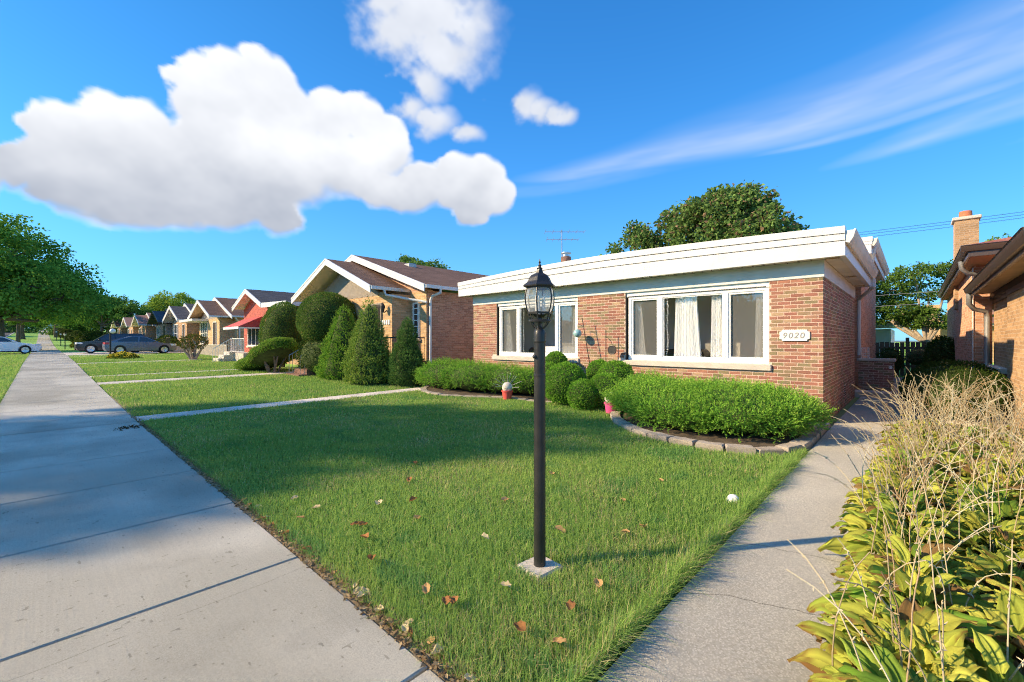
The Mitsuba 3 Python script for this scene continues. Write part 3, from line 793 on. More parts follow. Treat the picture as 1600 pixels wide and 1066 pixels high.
    part(win, 'furniture', bbox(xa + .5, xa + 1.5, yb + .6, yb + 1.2, .3, 1.35, .08), dark_brown)

# house number
pq = CrossSection([np.array([(-.238, -.07), (-.205, -.07), (-.195, -.105), (.195, -.105), (.205, -.07), (.238, -.07), (.238, .07), (.205, .07), (.195, .105), (-.195, .105), (-.205, .07), (-.238, .07)])]).extrude(.022)
pv, pf = arr(pq)
pl = part(house, 'address_plaque', (np.stack([pv[:, 0] - 1.643, HY - .003 - pv[:, 2], pv[:, 1] + 1.655], -1), pf[:, ::-1]), white_plain, label='white plaque with clipped corners reading 9020')
plate_digit = m('mat_plate_digit', pr((.30, .29, .28), 0.5))
tx = 0.0
for ch in '9020':
    tm = meshkit.text_mesh(ch, .098, .006, bold=True)
    tv = np.array(tm.vertices)
    wch = tv[:, 0].max() - tv[:, 0].min()
    tv[:, 0] -= tv[:, 0].min()
    tv = np.stack([tv[:, 0] * .92 + tv[:, 1] * .16 + tx - 1.643 - .185, HY - .0255 - tv[:, 2], tv[:, 1] + 1.655 - .049], -1)
    part(pl, 'digit', (tv, np.array(tm.faces)[:, ::-1]), plate_digit)
    tx += wch * .92 + .026

# the set-back, higher rear wing, the side entry and its low wall
part(house, 'rear_wing_wall', cat(box(HX1 - .6, HX1 - .02, 17.2, 24.0, HZ0 - .2, 4.1), box(-9.6, HX1 - .61, 17.2, 17.45, 2.9, 4.1)), brick_rose)
part(house, 'entry_wall', box(-2.6, -1.62, SY1 + .3, SY1 + .5, HZ0 - .2, 2.98), brick_main)
part(house, 'entry_door', bbox(-1.62, -1.56, SY1 + .55, SY1 + 1.55, .3, 2.4, .01), dark_brown)
part(house, 'rear_fascia', cat(box(-9.9, -.93, 16.35, 16.45, 4.10, 4.36), box(-9.92, -.915, 16.335, 16.46, 4.364, 4.45), box(-9.95, -.9, 16.32, 16.6, 4.456, 4.58), box(-1.02, -.931, 16.452, 24.4, 4.10, 4.36)), white_trim)
part(house, 'rear_soffit', box(-9.9, -1.03, 16.46, 24.4, 4.13, 4.16), cream)
part(house, 'rear_roof', box(-9.9, -1.0, 16.61, 24.4, 4.40, 4.50), old_concrete)
part(house, 'rear_gutter', prism_y([(-.929 + a, 4.33 + b) for a, b in gp], 16.36, 24.45), cream, smooth=30)
part(house, 'rear_downspout', tube([(-.86, 16.6, 4.33), (-.88, 16.65, 4.15), (-.94, 16.9, 3.9), (-.97, 16.95, 3.5), (-.97, 16.95, 3.2)], .04, 8), white_trim, smooth=40)
part(house, 'entry_step', bbox(-1.5, -.45, SY1 + .05, SY1 + .8, .0, .17, .01), old_concrete)
lw = part(house, 'low_wall', box(-1.19, -.42, SY1 + .9, SY1 + 1.1, HZ0 - .1, .98), brick_main)
part(lw, 'cap', bbox(-1.22, -.38, SY1 + .86, SY1 + 1.14, .982, 1.06, .01), limestone)
tr = [box(-1.14, -1.12, SY1 + .98, SY1 + 1.0, 1.06, 1.36), box(-.97, -.95, SY1 + .98, SY1 + 1.0, 1.06, 1.36), box(-1.12, -.97, SY1 + .98, SY1 + 1.0, 1.34, 1.36)]
tr += [xf(box(-.006, .006, -.004, .004, -.13, .13), 0, (-1.045 + dx, SY1 + .99, 1.2)) for dx in (-.045, 0, .045)] + [box(-1.12, -.97, SY1 + .986, SY1 + .994, zz, zz + .012) for zz in (1.12, 1.19, 1.26)]
part(lw, 'iron_grille', cat(tr), white_plain)
part(lw, 'outlet', cat(box(-.52, -.46, SY1 + .885, SY1 + .899, .78, .86)), white_plain)

# vent stack, antenna
st = thing('roof_vent', 'short rust-coloured flue with a bright metal collar on the flat roof', 'vent pipe')
part(st, 'stub', lathe([(0, 3.4), (.17, 3.4), (.16, 4.24), (0, 4.24)], (-8.2, 11.4, 0), 14), rust_brick, smooth=40)
part(st, 'collar', lathe([(0, 4.24), (.11, 4.24), (.11, 4.34), (.16, 4.345), (.16, 4.38), (0, 4.4)], (-8.2, 11.4, 0), 14), steel, smooth=40)
an = thing('television_antenna', 'thin old television antenna on a mast above the flat roof', 'antenna')
ax, ay = -8.62, 11.75
part(an, 'mast', tube([(ax, ay, 3.4), (ax, ay, 5.24)], .014, 6), galv)
A1 = np.array([math.cos(.75), math.sin(.75), 0.0]); A2 = np.array([-A1[1], A1[0], 0])
for zz, lo_, hi_ in ((5.18, -.55, .75), (4.92, -.50, .55)):
    bm_ = part(an, 'boom', tube([np.array([ax, ay, zz]) + A1 * lo_, np.array([ax, ay, zz]) + A1 * hi_], .010, 5), galv)
    for q_ in np.linspace(lo_, hi_, 6):
        hw = .34 - .12 * (q_ - lo_) / (hi_ - lo_)
        c_ = np.array([ax, ay, zz + .01]) + A1 * q_
        part(an, 'element', tube([c_ - A2 * hw, c_ + A2 * hw], .006, 4), galv)
# ---------------------------------------------------------------- the lamp post
LX, LY = -1.885, 2.315
lamp = thing('lamp_post', 'black lamp post with glass lantern standing in the near lawn on a small slab', 'lamp post')
part(lamp, 'footing', xf(bbox(-.115, .115, -.118, .118, -.12, .02, .012), -.10, (LX, LY, 0)), old_concrete)
pz = [(0, .0), (.041, .0), (.041, .02), (.0395, 1.29), (.0415, 1.292), (.0415, 1.305), (.0385, 1.308), (.0382, 1.525), (0, 1.525)]
part(lamp, 'pole', lathe(pz, (LX, LY, .018), 28), black_metal, smooth=40)
part(lamp, 'collar', lathe([(.0385, 1.520), (.0425, 1.525), (.0425, 1.532), (.0405, 1.56), (.0400, 1.588), (.034, 1.604), (.020, 1.622), (.015, 1.632), (.0, 1.634)], (LX, LY, .018), 28), black_metal, smooth=40)
part(lamp, 'photocell', cat(xf(lathe([(0, -.004), (.014, 0), (.013, .010), (0, .012)], (0, 0, 0), 12), 0, (LX - .010, LY - .046, 1.440)), ball((LX - .012, LY - .04, 1.445), (.016, .012, .016), 2)), black_paint, smooth=40)
LZ = 1.653
PH = math.radians(42.8 + 15)
part(lamp, 'neck', lathe([(0, -.03), (.012, -.03), (.010, .0), (.012, .02), (.022, .028), (.012, .036), (.011, .055), (.030, .060), (.046, .078), (.0, .078)], (LX, LY, LZ), 18), black_metal, smooth=35)
def hexa_ring(prof, n=6, ph=PH):
    return lathe(prof, (LX, LY, LZ), n, ph)
part(lamp, 'gallery', cat(lathe([(.058, .028), (.074, .026), (.076, .036), (.070, .043), (.058, .040), (.058, .028)], (LX, LY, LZ), 24)), black_metal, smooth=35)
sc = []
for k in range(6):
    a = PH + k * math.pi / 3
    e = np.array([math.cos(a), math.sin(a), 0])
    c0 = np.array([LX, LY, LZ])
    sc.append(tube([c0 + e * r_ + [0, 0, z] for r_, z in ((.012, -.022), (.035, -.012), (.055, .010), (.066, .034))], .0042, 6))
    sc.append(tube([c0 + e * r_ + [0, 0, z] for r_, z in ((.066, .034), (.074, .060), (.079, .088))], .0045, 6))
part(lamp, 'scroll', cat(sc), black_metal, smooth=40)
gprof = [(.080, .090), (.092, .120), (.100, .155), (.1025, .19), (.099, .225), (.090, .255)]
part(lamp, 'lower_ring', hexa_ring([(.062, .082), (.086, .082), (.087, .094), (.078, .098), (.062, .096), (.062, .082)]), black_metal)
part(lamp, 'upper_ring', hexa_ring([(.070, .252), (.094, .252), (.095, .264), (.070, .266), (.070, .252)]), black_metal)
for k in range(6):
    a = PH + k * math.pi / 3
    e = np.array([math.cos(a), math.sin(a), 0])
    part(lamp, 'rib', tube([np.array([LX, LY, LZ]) + e * (r_ + .0015) + [0, 0, z] for r_, z in gprof], .0046, 7), black_metal, smooth=40)
lantern_glass = m('mat_lantern_glass', {'type': 'blendbsdf', 'weight': mikit.proc(lambda p, n, uv: 0.26 + 0.40 * smoothstep(0.35, 0.75, fbm(p.x * 60, p.y * 60, p.z * 34, 3)) * (1 - smoothstep(1.66, 1.80, p.z)) ), 'a': {'type': 'thindielectric', 'int_ior': 1.55}, 'b': {'type': 'principledthin', 'base_color': {'type': 'rgb', 'value': [.86, .85, .80]}, 'roughness': .4, 'diff_trans': 1.2}})
for k in range(6):
    a0, a1 = PH + k * math.pi / 3 + .03, PH + (k + 1) * math.pi / 3 - .03
    v, f = [], []
    nu = 7
    for r_, z in gprof:
        for i in range(nu):
            t = i / (nu - 1)
            a = a0 + (a1 - a0) * t
            flat = math.cos(math.pi / 6) / math.cos(a - (a0 + a1) / 2)
            rr_ = r_ * (0.45 + .55 * flat)
            v.append((LX + rr_ * math.cos(a), LY + rr_ * math.sin(a), LZ + z))
    for j in range(len(gprof) - 1):
        for i in range(nu - 1):
            f.append((j * nu + i, j * nu + i + 1, (j + 1) * nu + i + 1, (j + 1) * nu + i))
    part(lamp, 'glass_panel', (np.array(v), np.array(f)), lantern_glass, smooth=True)
for k in range(3):
    a = k * 2.1 + .4
    cx, cy = LX + .028 * math.cos(a), LY + .028 * math.sin(a)
    part(lamp, 'candle', lathe([(0, .08), (.011, .08), (.010, .165), (.0, .166)], (cx, cy, LZ), 12), white_plain, smooth=40)
    part(lamp, 'bulb', lathe([(.006, .166), (.011, .185), (.008, .205), (.0, .224)], (cx, cy, LZ), 12), curtain_m, smooth=60)
part(lamp, 'lantern_roof', hexa_ring([(0, .262), (.098, .262), (.116, .266), (.118, .274), (.108, .284), (.094, .292), (.084, .306), (.074, .330), (.060, .346), (.040, .356), (.030, .362), (0, .364)]), black_metal, smooth=25)
part(lamp, 'roof_knuckle', hexa_ring([(.030, .358), (.025, .368), (.019, .388), (.022, .392), (.018, .398), (0, .399)]), black_metal, smooth=30)
part(lamp, 'finial', lathe([(.011, .396), (.008, .404), (.012, .412), (.007, .420), (.006, .430), (.009, .435), (.005, .441), (.004, .450), (.0015, .459), (0, .46)], (LX, LY, LZ), 14), black_metal, smooth=40)
# ---------------------------------------------------------------- foliage helpers
def unit(v): return v / (np.linalg.norm(v, axis=-1, keepdims=True) + 1e-12)
def rand_dirs(n, r): return unit(r.normal(0, 1, (n, 3)))
def colors(n, a, b, r, extra=None, share=0.0):
    c = np.array(a) + (np.array(b) - np.array(a)) * r.uniform(0, 1, (n, 1))
    if extra is not None:
        k = r.uniform(0, 1, n) < share
        c[k] = np.array(extra) * r.uniform(.7, 1.2, (k.sum(), 1))
    return c
def leaf_quads(P, D, size, wid, r, col, fold=.25):
    """folded kite leaves: base, left, tip, right"""
    n = len(P)
    s = np.cross(D, rand_dirs(n, r)); s = unit(s)
    nn = np.cross(s, D)
    size = np.broadcast_to(size, (n,))[:, None]
    w = size * wid
    mid = P + D * size * .45 + nn * size * fold * .5
    v = np.stack([P, mid + s * w / 2, P + D * size, mid - s * w / 2], 1).reshape(-1, 3)
    f = (np.array([(0, 1, 2), (0, 2, 3)])[None] + (np.arange(n) * 4)[:, None, None]).reshape(-1, 3)
    return v, f, np.repeat(col, 4, 0)
def sprigs(P, D, L, k, nl, r, col, tipcol, w=.0028, spread=.9):
    """twigs set with k needles each; the young tips may be lighter"""
    n = len(P)
    L = np.broadcast_to(L, (n,))
    t = (np.arange(k) + .5) / k
    ang = r.uniform(0, 2 * np.pi, (n, k))
    a = unit(np.cross(D, rand_dirs(n, r))); b = np.cross(D, a)
    base = P[:, None] + D[:, None] * (L[:, None] * t[None])[..., None]
    out = a[:, None] * np.cos(ang)[..., None] + b[:, None] * np.sin(ang)[..., None]
    nd = unit(out * spread + D[:, None] * (.55 + .5 * t[None, :, None]))
    ll = nl * r.uniform(.7, 1.2, (n, k, 1)) * (1.1 - .35 * t[None, :, None])
    sd = unit(np.cross(nd, rand_dirs(n * k, r).reshape(n, k, 3)))
    v = np.stack([base - sd * w, base + sd * w, base + nd * ll], 2).reshape(-1, 3)
    f = np.arange(3 * n * k).reshape(-1, 3)
    c = col[:, None] + (tipcol[:, None] - col[:, None]) * (t[None, :, None] ** 2)
    return v, f, np.repeat(c.reshape(-1, 3), 3, 0)
def join(parts):
    v = np.vstack([p[0] for p in parts]); c = np.vstack([p[2] for p in parts])
    at = np.cumsum([0] + [len(p[0]) for p in parts])
    return v, np.vstack([p[1] + a for p, a in zip(parts, at)]), c
def plant(key, name, vfc, mat, label=None):
    return part(key, name, (vfc[0], vfc[1]), mat, color=vfc[2])

def mound_points(n, c, rad, r, lump=.12, zmin=-.2, freq=3.0, seed=0):
    """points on a lumpy ellipsoid and its outward directions"""
    d = rand_dirs(int(n * 2.2), r)
    d = d[d[:, 2] > zmin][:n]
    k = 1 + lump * (meshkit.fbm(d * freq + seed * 3.7, 3) - .5) * 2
    nrm = unit(d / np.asarray(rad))
    return np.asarray(c) + d * np.asarray(rad) * k[:, None], nrm, d
def core(c, rad, k=.86):
    b = ball(c, np.asarray(rad) * k, 3)
    return b

def yew(name, label, mounds, n, seed, needle=.030, twig=(.09, .17)):
    key = thing(name, label, 'shrub', None)
    r = np.random.default_rng(seed)
    ps = []
    area = [m_[1][0] * m_[1][1] + m_[1][0] * m_[1][2] for m_ in mounds]
    for q_, (c, rad) in enumerate(mounds):
        cnt = int(n * area[q_] / sum(area))
        P, N, d = mound_points(cnt, c, rad, r, .20, -.55, 2.4, seed + q_)
        keep = P[:, 2] > .10
        P, N = P[keep], N[keep]
        D = unit(N * .75 + np.array([0, 0, .55]) + r.normal(0, .42, P.shape))
        P = P - N * r.uniform(.0, .16, (len(P), 1))
        L = r.uniform(*twig, len(P))
        tone = meshkit.fbm(P * 2.6, 3, seed=seed)[:, None]
        col = colors(len(P), (0.100, 0.265, 0.035), (0.189, 0.416, 0.051), r)
        tip = colors(len(P), (0.242, 0.504, 0.059), (0.403, 0.56, 0.091), r) * (.75 + .5 * tone)
        ps.append(sprigs(P, D, L, 9, needle * 1.25, r, col, tip, .0062, .80))
    plant(key, 'foliage', join(ps), needle_m)
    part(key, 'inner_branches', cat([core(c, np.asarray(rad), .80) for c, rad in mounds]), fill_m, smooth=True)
    return key

yew('spreading_yew', 'large bright green spreading yew under the right front window, beside the walk', [((-3.40, 8.00, .42), (1.15, 1.00, .40)), ((-2.25, 7.75, .40), (1.15, 1.00, .44)), ((-2.85, 7.50, .36), (1.0, .85, .40)), ((-1.75, 8.00, .40), (.75, .85, .37)), ((-4.05, 8.45, .45), (.60, .65, .40))], 17000, 201)
yew('spreading_yew', 'long low spreading yew under the left front window, behind the red pot', [((-10.7, 8.62, .45), (1.25, .78, .48)), ((-9.5, 8.62, .46), (1.15, .78, .46)), ((-8.4, 8.80, .44), (1.05, .62, .42)), ((-11.55, 8.75, .40), (.75, .6, .40)), ((-7.7, 8.95, .42), (.6, .5, .38))], 8500, 202, .036, (.10, .18))

def clipped_ball(label, c, r0, n, seed, flat=1.0):
    key = thing('round_shrub', label, 'shrub')
    r = np.random.default_rng(seed)
    P, N, d = mound_points(n, c, (r0, r0, r0 * flat), r, .07, -.85, 2.6, seed)
    k = P[:, 2] > .07
    P, N = P[k], N[k]
    D = unit(N + r.normal(0, .55, P.shape) + [0, 0, .25])
    P = P - N * r.uniform(0, .06, (len(P), 1))
    tone = meshkit.fbm(P * 5, 3, seed=seed)[:, None]
    col = colors(len(P), (0.138, 0.315, 0.035), (0.265, 0.504, 0.064), r) * (.7 + .6 * tone)
    plant(key, 'foliage', leaf_quads(P, D, r.uniform(.03, .055, len(P)), .42, r, col), leaf_m)
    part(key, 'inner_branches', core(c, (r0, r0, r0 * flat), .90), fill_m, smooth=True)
    if c[2] - r0 * flat > 0.12: part(key, 'stem', tube([(c[0], c[1], .02), (c[0], c[1], c[2])], .03, 7), bark)
for lb, c, r0, n, s_ in [('biggest round clipped shrub, yellow-green on its left side, just right of the lamp post', (-5.96, 8.25, .55), .50, 9000, 1), ('small dark clipped shrub in front, right of the biggest round one', (-5.30, 8.02, .36), .35, 5500, 2),
        ('topmost small round shrub rising behind the lamp post, below the window', (-6.80, 9.02, .98), .29, 4500, 3), ('round shrub just below the topmost one behind the lamp post', (-6.74, 8.72, .64), .36, 5000, 4),
        ('small bright shrub top against the brick pier with garden hooks', (-5.59, 9.12, .80), .29, 4500, 5), ('bright lumpy shrub left of the right window sill', (-5.01, 8.9, .68), .42, 6500, 6), ('shaded clipped shrub beside the pink pot', (-4.98, 8.42, .42), .42, 6000, 7)]:
    clipped_ball(lb, c, r0, n, 300 + s_)

def cone_spruce(label, x, y, z0, h, rad, seed, a, b, tipc):
    key = thing('cone_spruce', label, 'shrub', None)
    r = np.random.default_rng(seed)
    n = 5200
    t = 1 - np.sqrt(r.uniform(0, 1, n)) * .985
    th = r.uniform(0, 2 * np.pi, n)
    prof = lambda q: rad * np.clip((1 - q) ** .56, 0, 1) * (0.86 + .14 * np.clip(q * 9, 0, 1)) * (1 + .10 * np.cos(q * 3))
    lump = 1 + .34 * (meshkit.fbm(np.stack([np.cos(th) * 2.2, np.sin(th) * 2.2, t * h * 2.4], -1) + seed, 3) - .5) * 2
    bmp = meshkit.fbm(np.stack([np.cos(th) * 4.6, np.sin(th) * 4.6, t * h * 5.0], -1) + seed * 2, 2)
    lump = lump * (1 + .36 * (bmp - .5))
    R_ = prof(t) * lump
    P = np.stack([x + R_ * np.cos(th), y + R_ * np.sin(th), z0 + .05 + t * h], -1)
    N = unit(np.stack([np.cos(th), np.sin(th), np.full(n, .35)], -1))
    D = unit(N + [0, 0, .45] + r.normal(0, .40, P.shape))
    P -= N * r.uniform(.0, .10, (n, 1))
    tone = meshkit.fbm(P * 3, 3, seed=seed)[:, None]
    col = colors(n, a, b, r)
    tip = np.array(tipc) * r.uniform(.7, 1.25, (n, 1)) * (.35 + .5 * tone + .8 * np.clip(bmp - .2, 0, 1)[:, None])
    plant(key, 'foliage', sprigs(P, D, r.uniform(.07, .13, n), 9, .042, r, col, tip, .008, .85), needle_m)
    zz = np.linspace(0, 1, 12)
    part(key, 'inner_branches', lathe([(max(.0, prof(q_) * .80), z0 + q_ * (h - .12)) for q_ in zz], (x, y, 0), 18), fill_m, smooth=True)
cone_spruce('bright green leftmost cone spruce, leaning slightly to the right', -16.05, 7.85, .06, 2.85, .86, 401, (0.127, 0.302, 0.038), (0.202, 0.429, 0.051), (0.430, 0.600, 0.090))
cone_spruce('middle and tallest cone spruce with bronze-tinted upper half', -13.80, 7.65, .06, 2.92, .78, 402, (0.151, 0.278, 0.046), (0.226, 0.377, 0.064), (0.480, 0.570, 0.125))
cone_spruce('dark narrow cone spruce, rightmost and shortest of the three', -12.45, 8.30, .06, 2.25, .58, 403, (0.074, 0.164, 0.046), (0.114, 0.226, 0.056), (0.186, 0.332, 0.081))

def topiary(key, c, rad, n, seed, a, b, lump=.06, zmin=-.75, size=(.05, .09), shear=(0, 0)):
    r = np.random.default_rng(seed)
    P, N, d = mound_points(n, (0, 0, 0), rad, r, lump, zmin, 2.2, seed)
    D = unit(N + r.normal(0, .5, P.shape) + [0, 0, .2])
    P -= N * r.uniform(0, .09, (len(P), 1))
    P[:, 2] += shear[0] * P[:, 0] + shear[1] * P[:, 1]
    tone = meshkit.fbm(P * 3, 3, seed=seed)[:, None]
    col = colors(len(P), a, b, r, (0.403, 0.329, 0.127), .04) * (.65 + .7 * tone)
    plant(key, 'foliage', leaf_quads(P + np.asarray(c), D, r.uniform(*size, len(P)), .40, r, col), leaf_m)
    cb = core((0, 0, 0), rad, .88)
    cb.vertices[:, 2] += shear[0] * cb.vertices[:, 0] + shear[1] * cb.vertices[:, 1]
    cb.vertices += np.asarray(c)
    part(key, 'inner_branches', cb, fill_m, smooth=True)
def stems(key, x, y, z1, n, spread, seed):
    r = np.random.default_rng(seed)
    for k in range(n):
        a = r.uniform(0, 6.28)
        o = np.array([math.cos(a), math.sin(a), 0]) * spread
        part(key, 'trunk', tube([np.array([x, y, 0]) + o * .25, np.array([x, y, z1 * .5]) + o * .5 + r.normal(0, .05, 3), np.array([x, y, z1]) + o], [.055, .045, .035], 7), bark)
tp = thing('topiary_shrub', 'biggest dark clipped dome on bare stems, left of the cone spruces', 'shrub')
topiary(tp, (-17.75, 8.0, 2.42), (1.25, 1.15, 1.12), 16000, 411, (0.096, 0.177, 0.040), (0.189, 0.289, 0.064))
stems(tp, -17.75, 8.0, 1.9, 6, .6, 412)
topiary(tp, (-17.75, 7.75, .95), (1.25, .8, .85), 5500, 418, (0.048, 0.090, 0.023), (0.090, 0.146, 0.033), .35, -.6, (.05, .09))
tp = thing('topiary_shrub', 'dark clipped egg-shaped shrub behind, in front of the red house wall', 'shrub')
topiary(tp, (-23.3, 8.25, 1.85), (1.15, 1.05, 1.60), 14000, 413, (0.105, 0.202, 0.040), (0.202, 0.315, 0.064), shear=(.30, 0))
stems(tp, -23.3, 8.25, 1.2, 3, .3, 414)
tp = thing('spreading_juniper', 'sweeping yellow-green clipped juniper in front of the dark topiary domes', 'shrub')
topiary(tp, (-20.75, 6.9, .95), (1.45, .95, .42), 9000, 415, (0.189, 0.315, 0.051), (0.302, 0.467, 0.074), .10, -.5, shear=(.42, 0))
topiary(tp, (-22.1, 6.7, .50), (1.0, .85, .36), 6000, 416, (0.189, 0.315, 0.051), (0.302, 0.467, 0.074), .10, -.5, shear=(.15, 0))
stems(tp, -20.6, 6.9, .9, 5, .5, 417)

# ---------------------------------------------------------------- trees
def tree(name, label, x, y, h, blobs, leaves_n, leaf, seed, a, b, trunk_r=.3, extra=None, share=.0, z0=None, lean=(0, 0), branch_z=.35, clump=.9, trunk_m=None, gap=1.0, group=None):
    """blobs: (dx, dy, z, rx, ry, rz) masses of the crown, each filled with leafy clumps that leave gaps"""
    key = thing(name, label, 'tree', group)
    r = np.random.default_rng(seed)
    zb = float(gz(x, y)) if z0 is None else z0
    tm = trunk_m or bark
    top = np.array([x + lean[0], y + lean[1], zb + h * branch_z])
    base = np.array([x, y, zb - .1])
    tw = [tube([base, base + [0, 0, .25], (base * .5 + top * .5) + r.normal(0, .04, 3) * trunk_r * 4, top], [trunk_r * 1.45, trunk_r * 1.05, trunk_r * .9, trunk_r * .72], 10)]
    part(key, 'trunk', cat(tw), tm, smooth=60)
    vol = np.array([b_[3] * b_[4] * b_[5] for b_ in blobs])
    limbs, P, N = [], [], []
    for bl, vv in zip(blobs, vol):
        c = np.array([x + bl[0], y + bl[1], zb + bl[2]])
        rad = np.array(bl[3:6])
        mid = top * .5 + c * .5 + [0, 0, -.12 * np.linalg.norm(c - top)]
        limbs.append(tube([top - [0, 0, .2], mid, c, c + rad * r.normal(0, .4, 3)], [trunk_r * .55, trunk_r * .36, trunk_r * .2, trunk_r * .06], 7))
        ncl = max(6, int(gap * 7.5 * (rad[0] * rad[1] + rad[0] * rad[2] + rad[1] * rad[2]) / 3 / (clump * clump)))
        for k in range(ncl):
            d = rand_dirs(1, r)[0]
            q = c + d * rad * r.uniform(.55, 1.0) ** .5
            if r.uniform() < .25: limbs.append(tube([c, c * .4 + q * .6 + r.normal(0, .1, 3), q], [trunk_r * .13, trunk_r * .08, trunk_r * .025], 5))
            m_ = max(10, int(leaves_n * vv / vol.sum() / ncl))
            cr = clump * r.uniform(.6, 1.15)
            dd = rand_dirs(m_, r)
            P.append(q + dd * np.array([1, 1, .72]) * cr * (r.uniform(0.15, 1, (m_, 1)) ** .6))
            N.append(unit(dd + d * .5 + [0, 0, .1]))
    part(key, 'limbs', cat(limbs), tm, smooth=60)
    P, N = np.vstack(P), np.vstack(N)
    tone = meshkit.fbm(P * (.9 / clump), 3, seed=seed)[:, None]
    col = colors(len(P), a, b, r, extra, share) * (.6 + .8 * tone)
    D = unit(N * .6 + r.normal(0, .7, P.shape) + [0, 0, -.35])
    plant(key, 'crown', leaf_quads(P, D, leaf * r.uniform(.7, 1.25, len(P)), .75, r, col, .3), leaf_m)
    return key

G0, G1 = (0.127, 0.265, 0.046), (0.239, 0.441, 0.074)
tree('maple_tree', 'large dark green street maple left of the sidewalk, beyond the white car', -70, -3.1, 14.2, [(0, 0, 9.2, 5.2, 5.2, 3.6), (2.5, 1.8, 6.6, 5.0, 4.6, 2.6), (-2, -2.5, 7.5, 5, 5, 3.2), (4.2, 4.6, 5.6, 3.6, 3.4, 2.0), (0, 0, 11.8, 3.4, 3.4, 2.2), (-4, 3, 6.6, 4.2, 4.2, 2.8), (2.8, -3.6, 6.8, 4.2, 4.0, 2.8), (0, 5.2, 7.4, 3.4, 2.8, 2.2), (-9, 5.2, 5.6, 4.6, 3.6, 2.4), (5.5, 0, 4.4, 3.0, 3.0, 1.4)], 46000, .30, 501, (0.095, 0.216, 0.038), (0.247, 0.447, 0.070), .42, None, 0, None, (0.3, .1), .25, 1.25)
tree('street_tree', 'slim street tree on the left parkway, second along the sidewalk', -101, -2.5, 9.5, [(0, 0, 6.8, 3.6, 3.6, 2.6), (2, 1.5, 5.2, 3, 3, 1.8), (-2, 0, 5.6, 3.4, 3, 2)], 9000, .34, 502, G0, (0.282, 0.471, 0.070), .26, None, 0, None, (0, 0), .34, 1.2)
tree('street_tree', 'third street tree on the left parkway, far along the sidewalk', -138, -2.8, 11, [(0, 0, 7.5, 4.6, 4.6, 3.2), (2, 2, 5.5, 4, 3.5, 2)], 9000, .42, 503, G0, G1, .40, None, 0, None, (0, 0), .34, 1.5)
tree('street_tree', 'far street tree on the right edge of the sidewalk', -150, 2.2, 11, [(0, 0, 7.5, 4.4, 3.8, 3.0), (3, 1, 5.8, 3.5, 3, 2)], 9000, .42, 504, (0.105, 0.213, 0.043), G1, .32, None, 0, None, (0, 0), .36, 1.5)
tree('yard_tree', 'flat-topped dark yard tree left of the distant roofs', -97, 6.6, 8.2, [(0, 0, 5.9, 3.2, 3.0, 1.5), (3.6, 3.2, 5.2, 3.2, 2.6, 1.2), (-3, -1, 5.6, 3, 3, 1.5), (1.0, 1.8, 6.7, 2.8, 2.6, 1.0)], 12000, .30, 505, (0.070, 0.166, 0.038), (0.166, 0.307, 0.058), .24, None, 0, None, (0, 0), .42, 1.0, gap=.8)
tree('yard_tree', 'broad dark yard tree far up the right side of the sidewalk', -128, 8.0, 10, [(0, 0, 6.4, 5.2, 4.6, 3.4), (-4, -2, 5.0, 4, 3.6, 2.8), (4, 2, 4.6, 4, 4, 2.6)], 12000, .42, 506, (0.066, 0.146, 0.038), (0.166, 0.294, 0.058), .35, None, 0, None, (0, 0), .3, 1.6)
tree('yard_tree', 'round yellow-green tree standing behind the distant dark roofs', -112, 18.5, 10.6, [(0, 0, 7.4, 4.2, 3.9, 2.6), (2.8, 2.6, 6.8, 3, 3, 2), (-2.5, -2.4, 6.6, 3, 3, 2), (0, 0, 5, 4, 4, 2)], 14000, .36, 507, (0.177, 0.307, 0.047), (0.399, 0.519, 0.083), .3, None, 0, None, (0, 0), .3, 1.2)
for k, (xx, yy, hh) in enumerate([(-172, 7, 12), (-196, -4, 13), (-206, 10, 13), (-236, -8, 14), (-262, 14, 14), (-285, -3, 15), (-290, 6, 13), (-240, -16, 14), (-262, -9, 13), (-215, -20, 14), (-170, -22, 15), (-135, -24, 14), (-100, -26, 13)]):
    tree('distant_tree', 'dark distant tree closing the far end of the street', xx, yy, hh, [(0, 0, hh * .62, 5, 5, hh * .26), (2, 2, hh * .42, 5, 5, hh * .2), (-3, -2, hh * .45, 4.5, 4.5, hh * .22), (0, -1.5, hh * .14, 5.5, 5.5, hh * .16)], 5000, .62, 520 + k, (0.070, 0.146, 0.043), (0.177, 0.307, 0.066), .35, None, 0, None, (0, 0), .3, 2.0, group='distant trees at the end of the street')
tree('maple_tree', 'big maple with bronze-tinged dense crown rising behind the white flat roof', -8.3, 26, 10.2, [(.2, 0, 7.4, 2.7, 2.7, 2.3), (2.0, -.4, 6.8, 2.1, 2.2, 1.7), (-2.4, .2, 5.4, 2.0, 2.4, 1.5), (-4.6, -.2, 6.6, 1.7, 1.9, 1.9), (-5.4, .5, 4.6, 1.8, 2, 1.6), (1.2, .3, 9.0, 1.6, 1.6, 1.0), (2.9, 0, 4.8, 1.2, 1.8, 1.5), (-1.6, 0, 8.4, 1.5, 1.5, 1.0), (-4.9, 0, 8.2, .8, .9, .8), (0, 0, 4.6, 3.4, 2.5, 2)], 60000, .21, 511, (0.095, 0.177, 0.047), (0.225, 0.342, 0.095), .28, (0.294, 0.200, 0.117), .12, .1, (0, 0), .35, .62, gap=1.15)
tree('yard_tree', 'small light green treetop peeping over the roof, left of the big maple', -14.6, 24.5, 7.2, [(0, 0, 5.6, 1.5, 1.4, 1.2), (-1.8, 0, 5.0, 1.5, 1.4, .9), (1.6, 0, 4.8, 1.4, 1.4, 1)], 7000, .17, 512, (0.213, 0.399, 0.070), (0.399, 0.637, 0.105), .14, None, 0, .1, (0, 0), .4, .55)
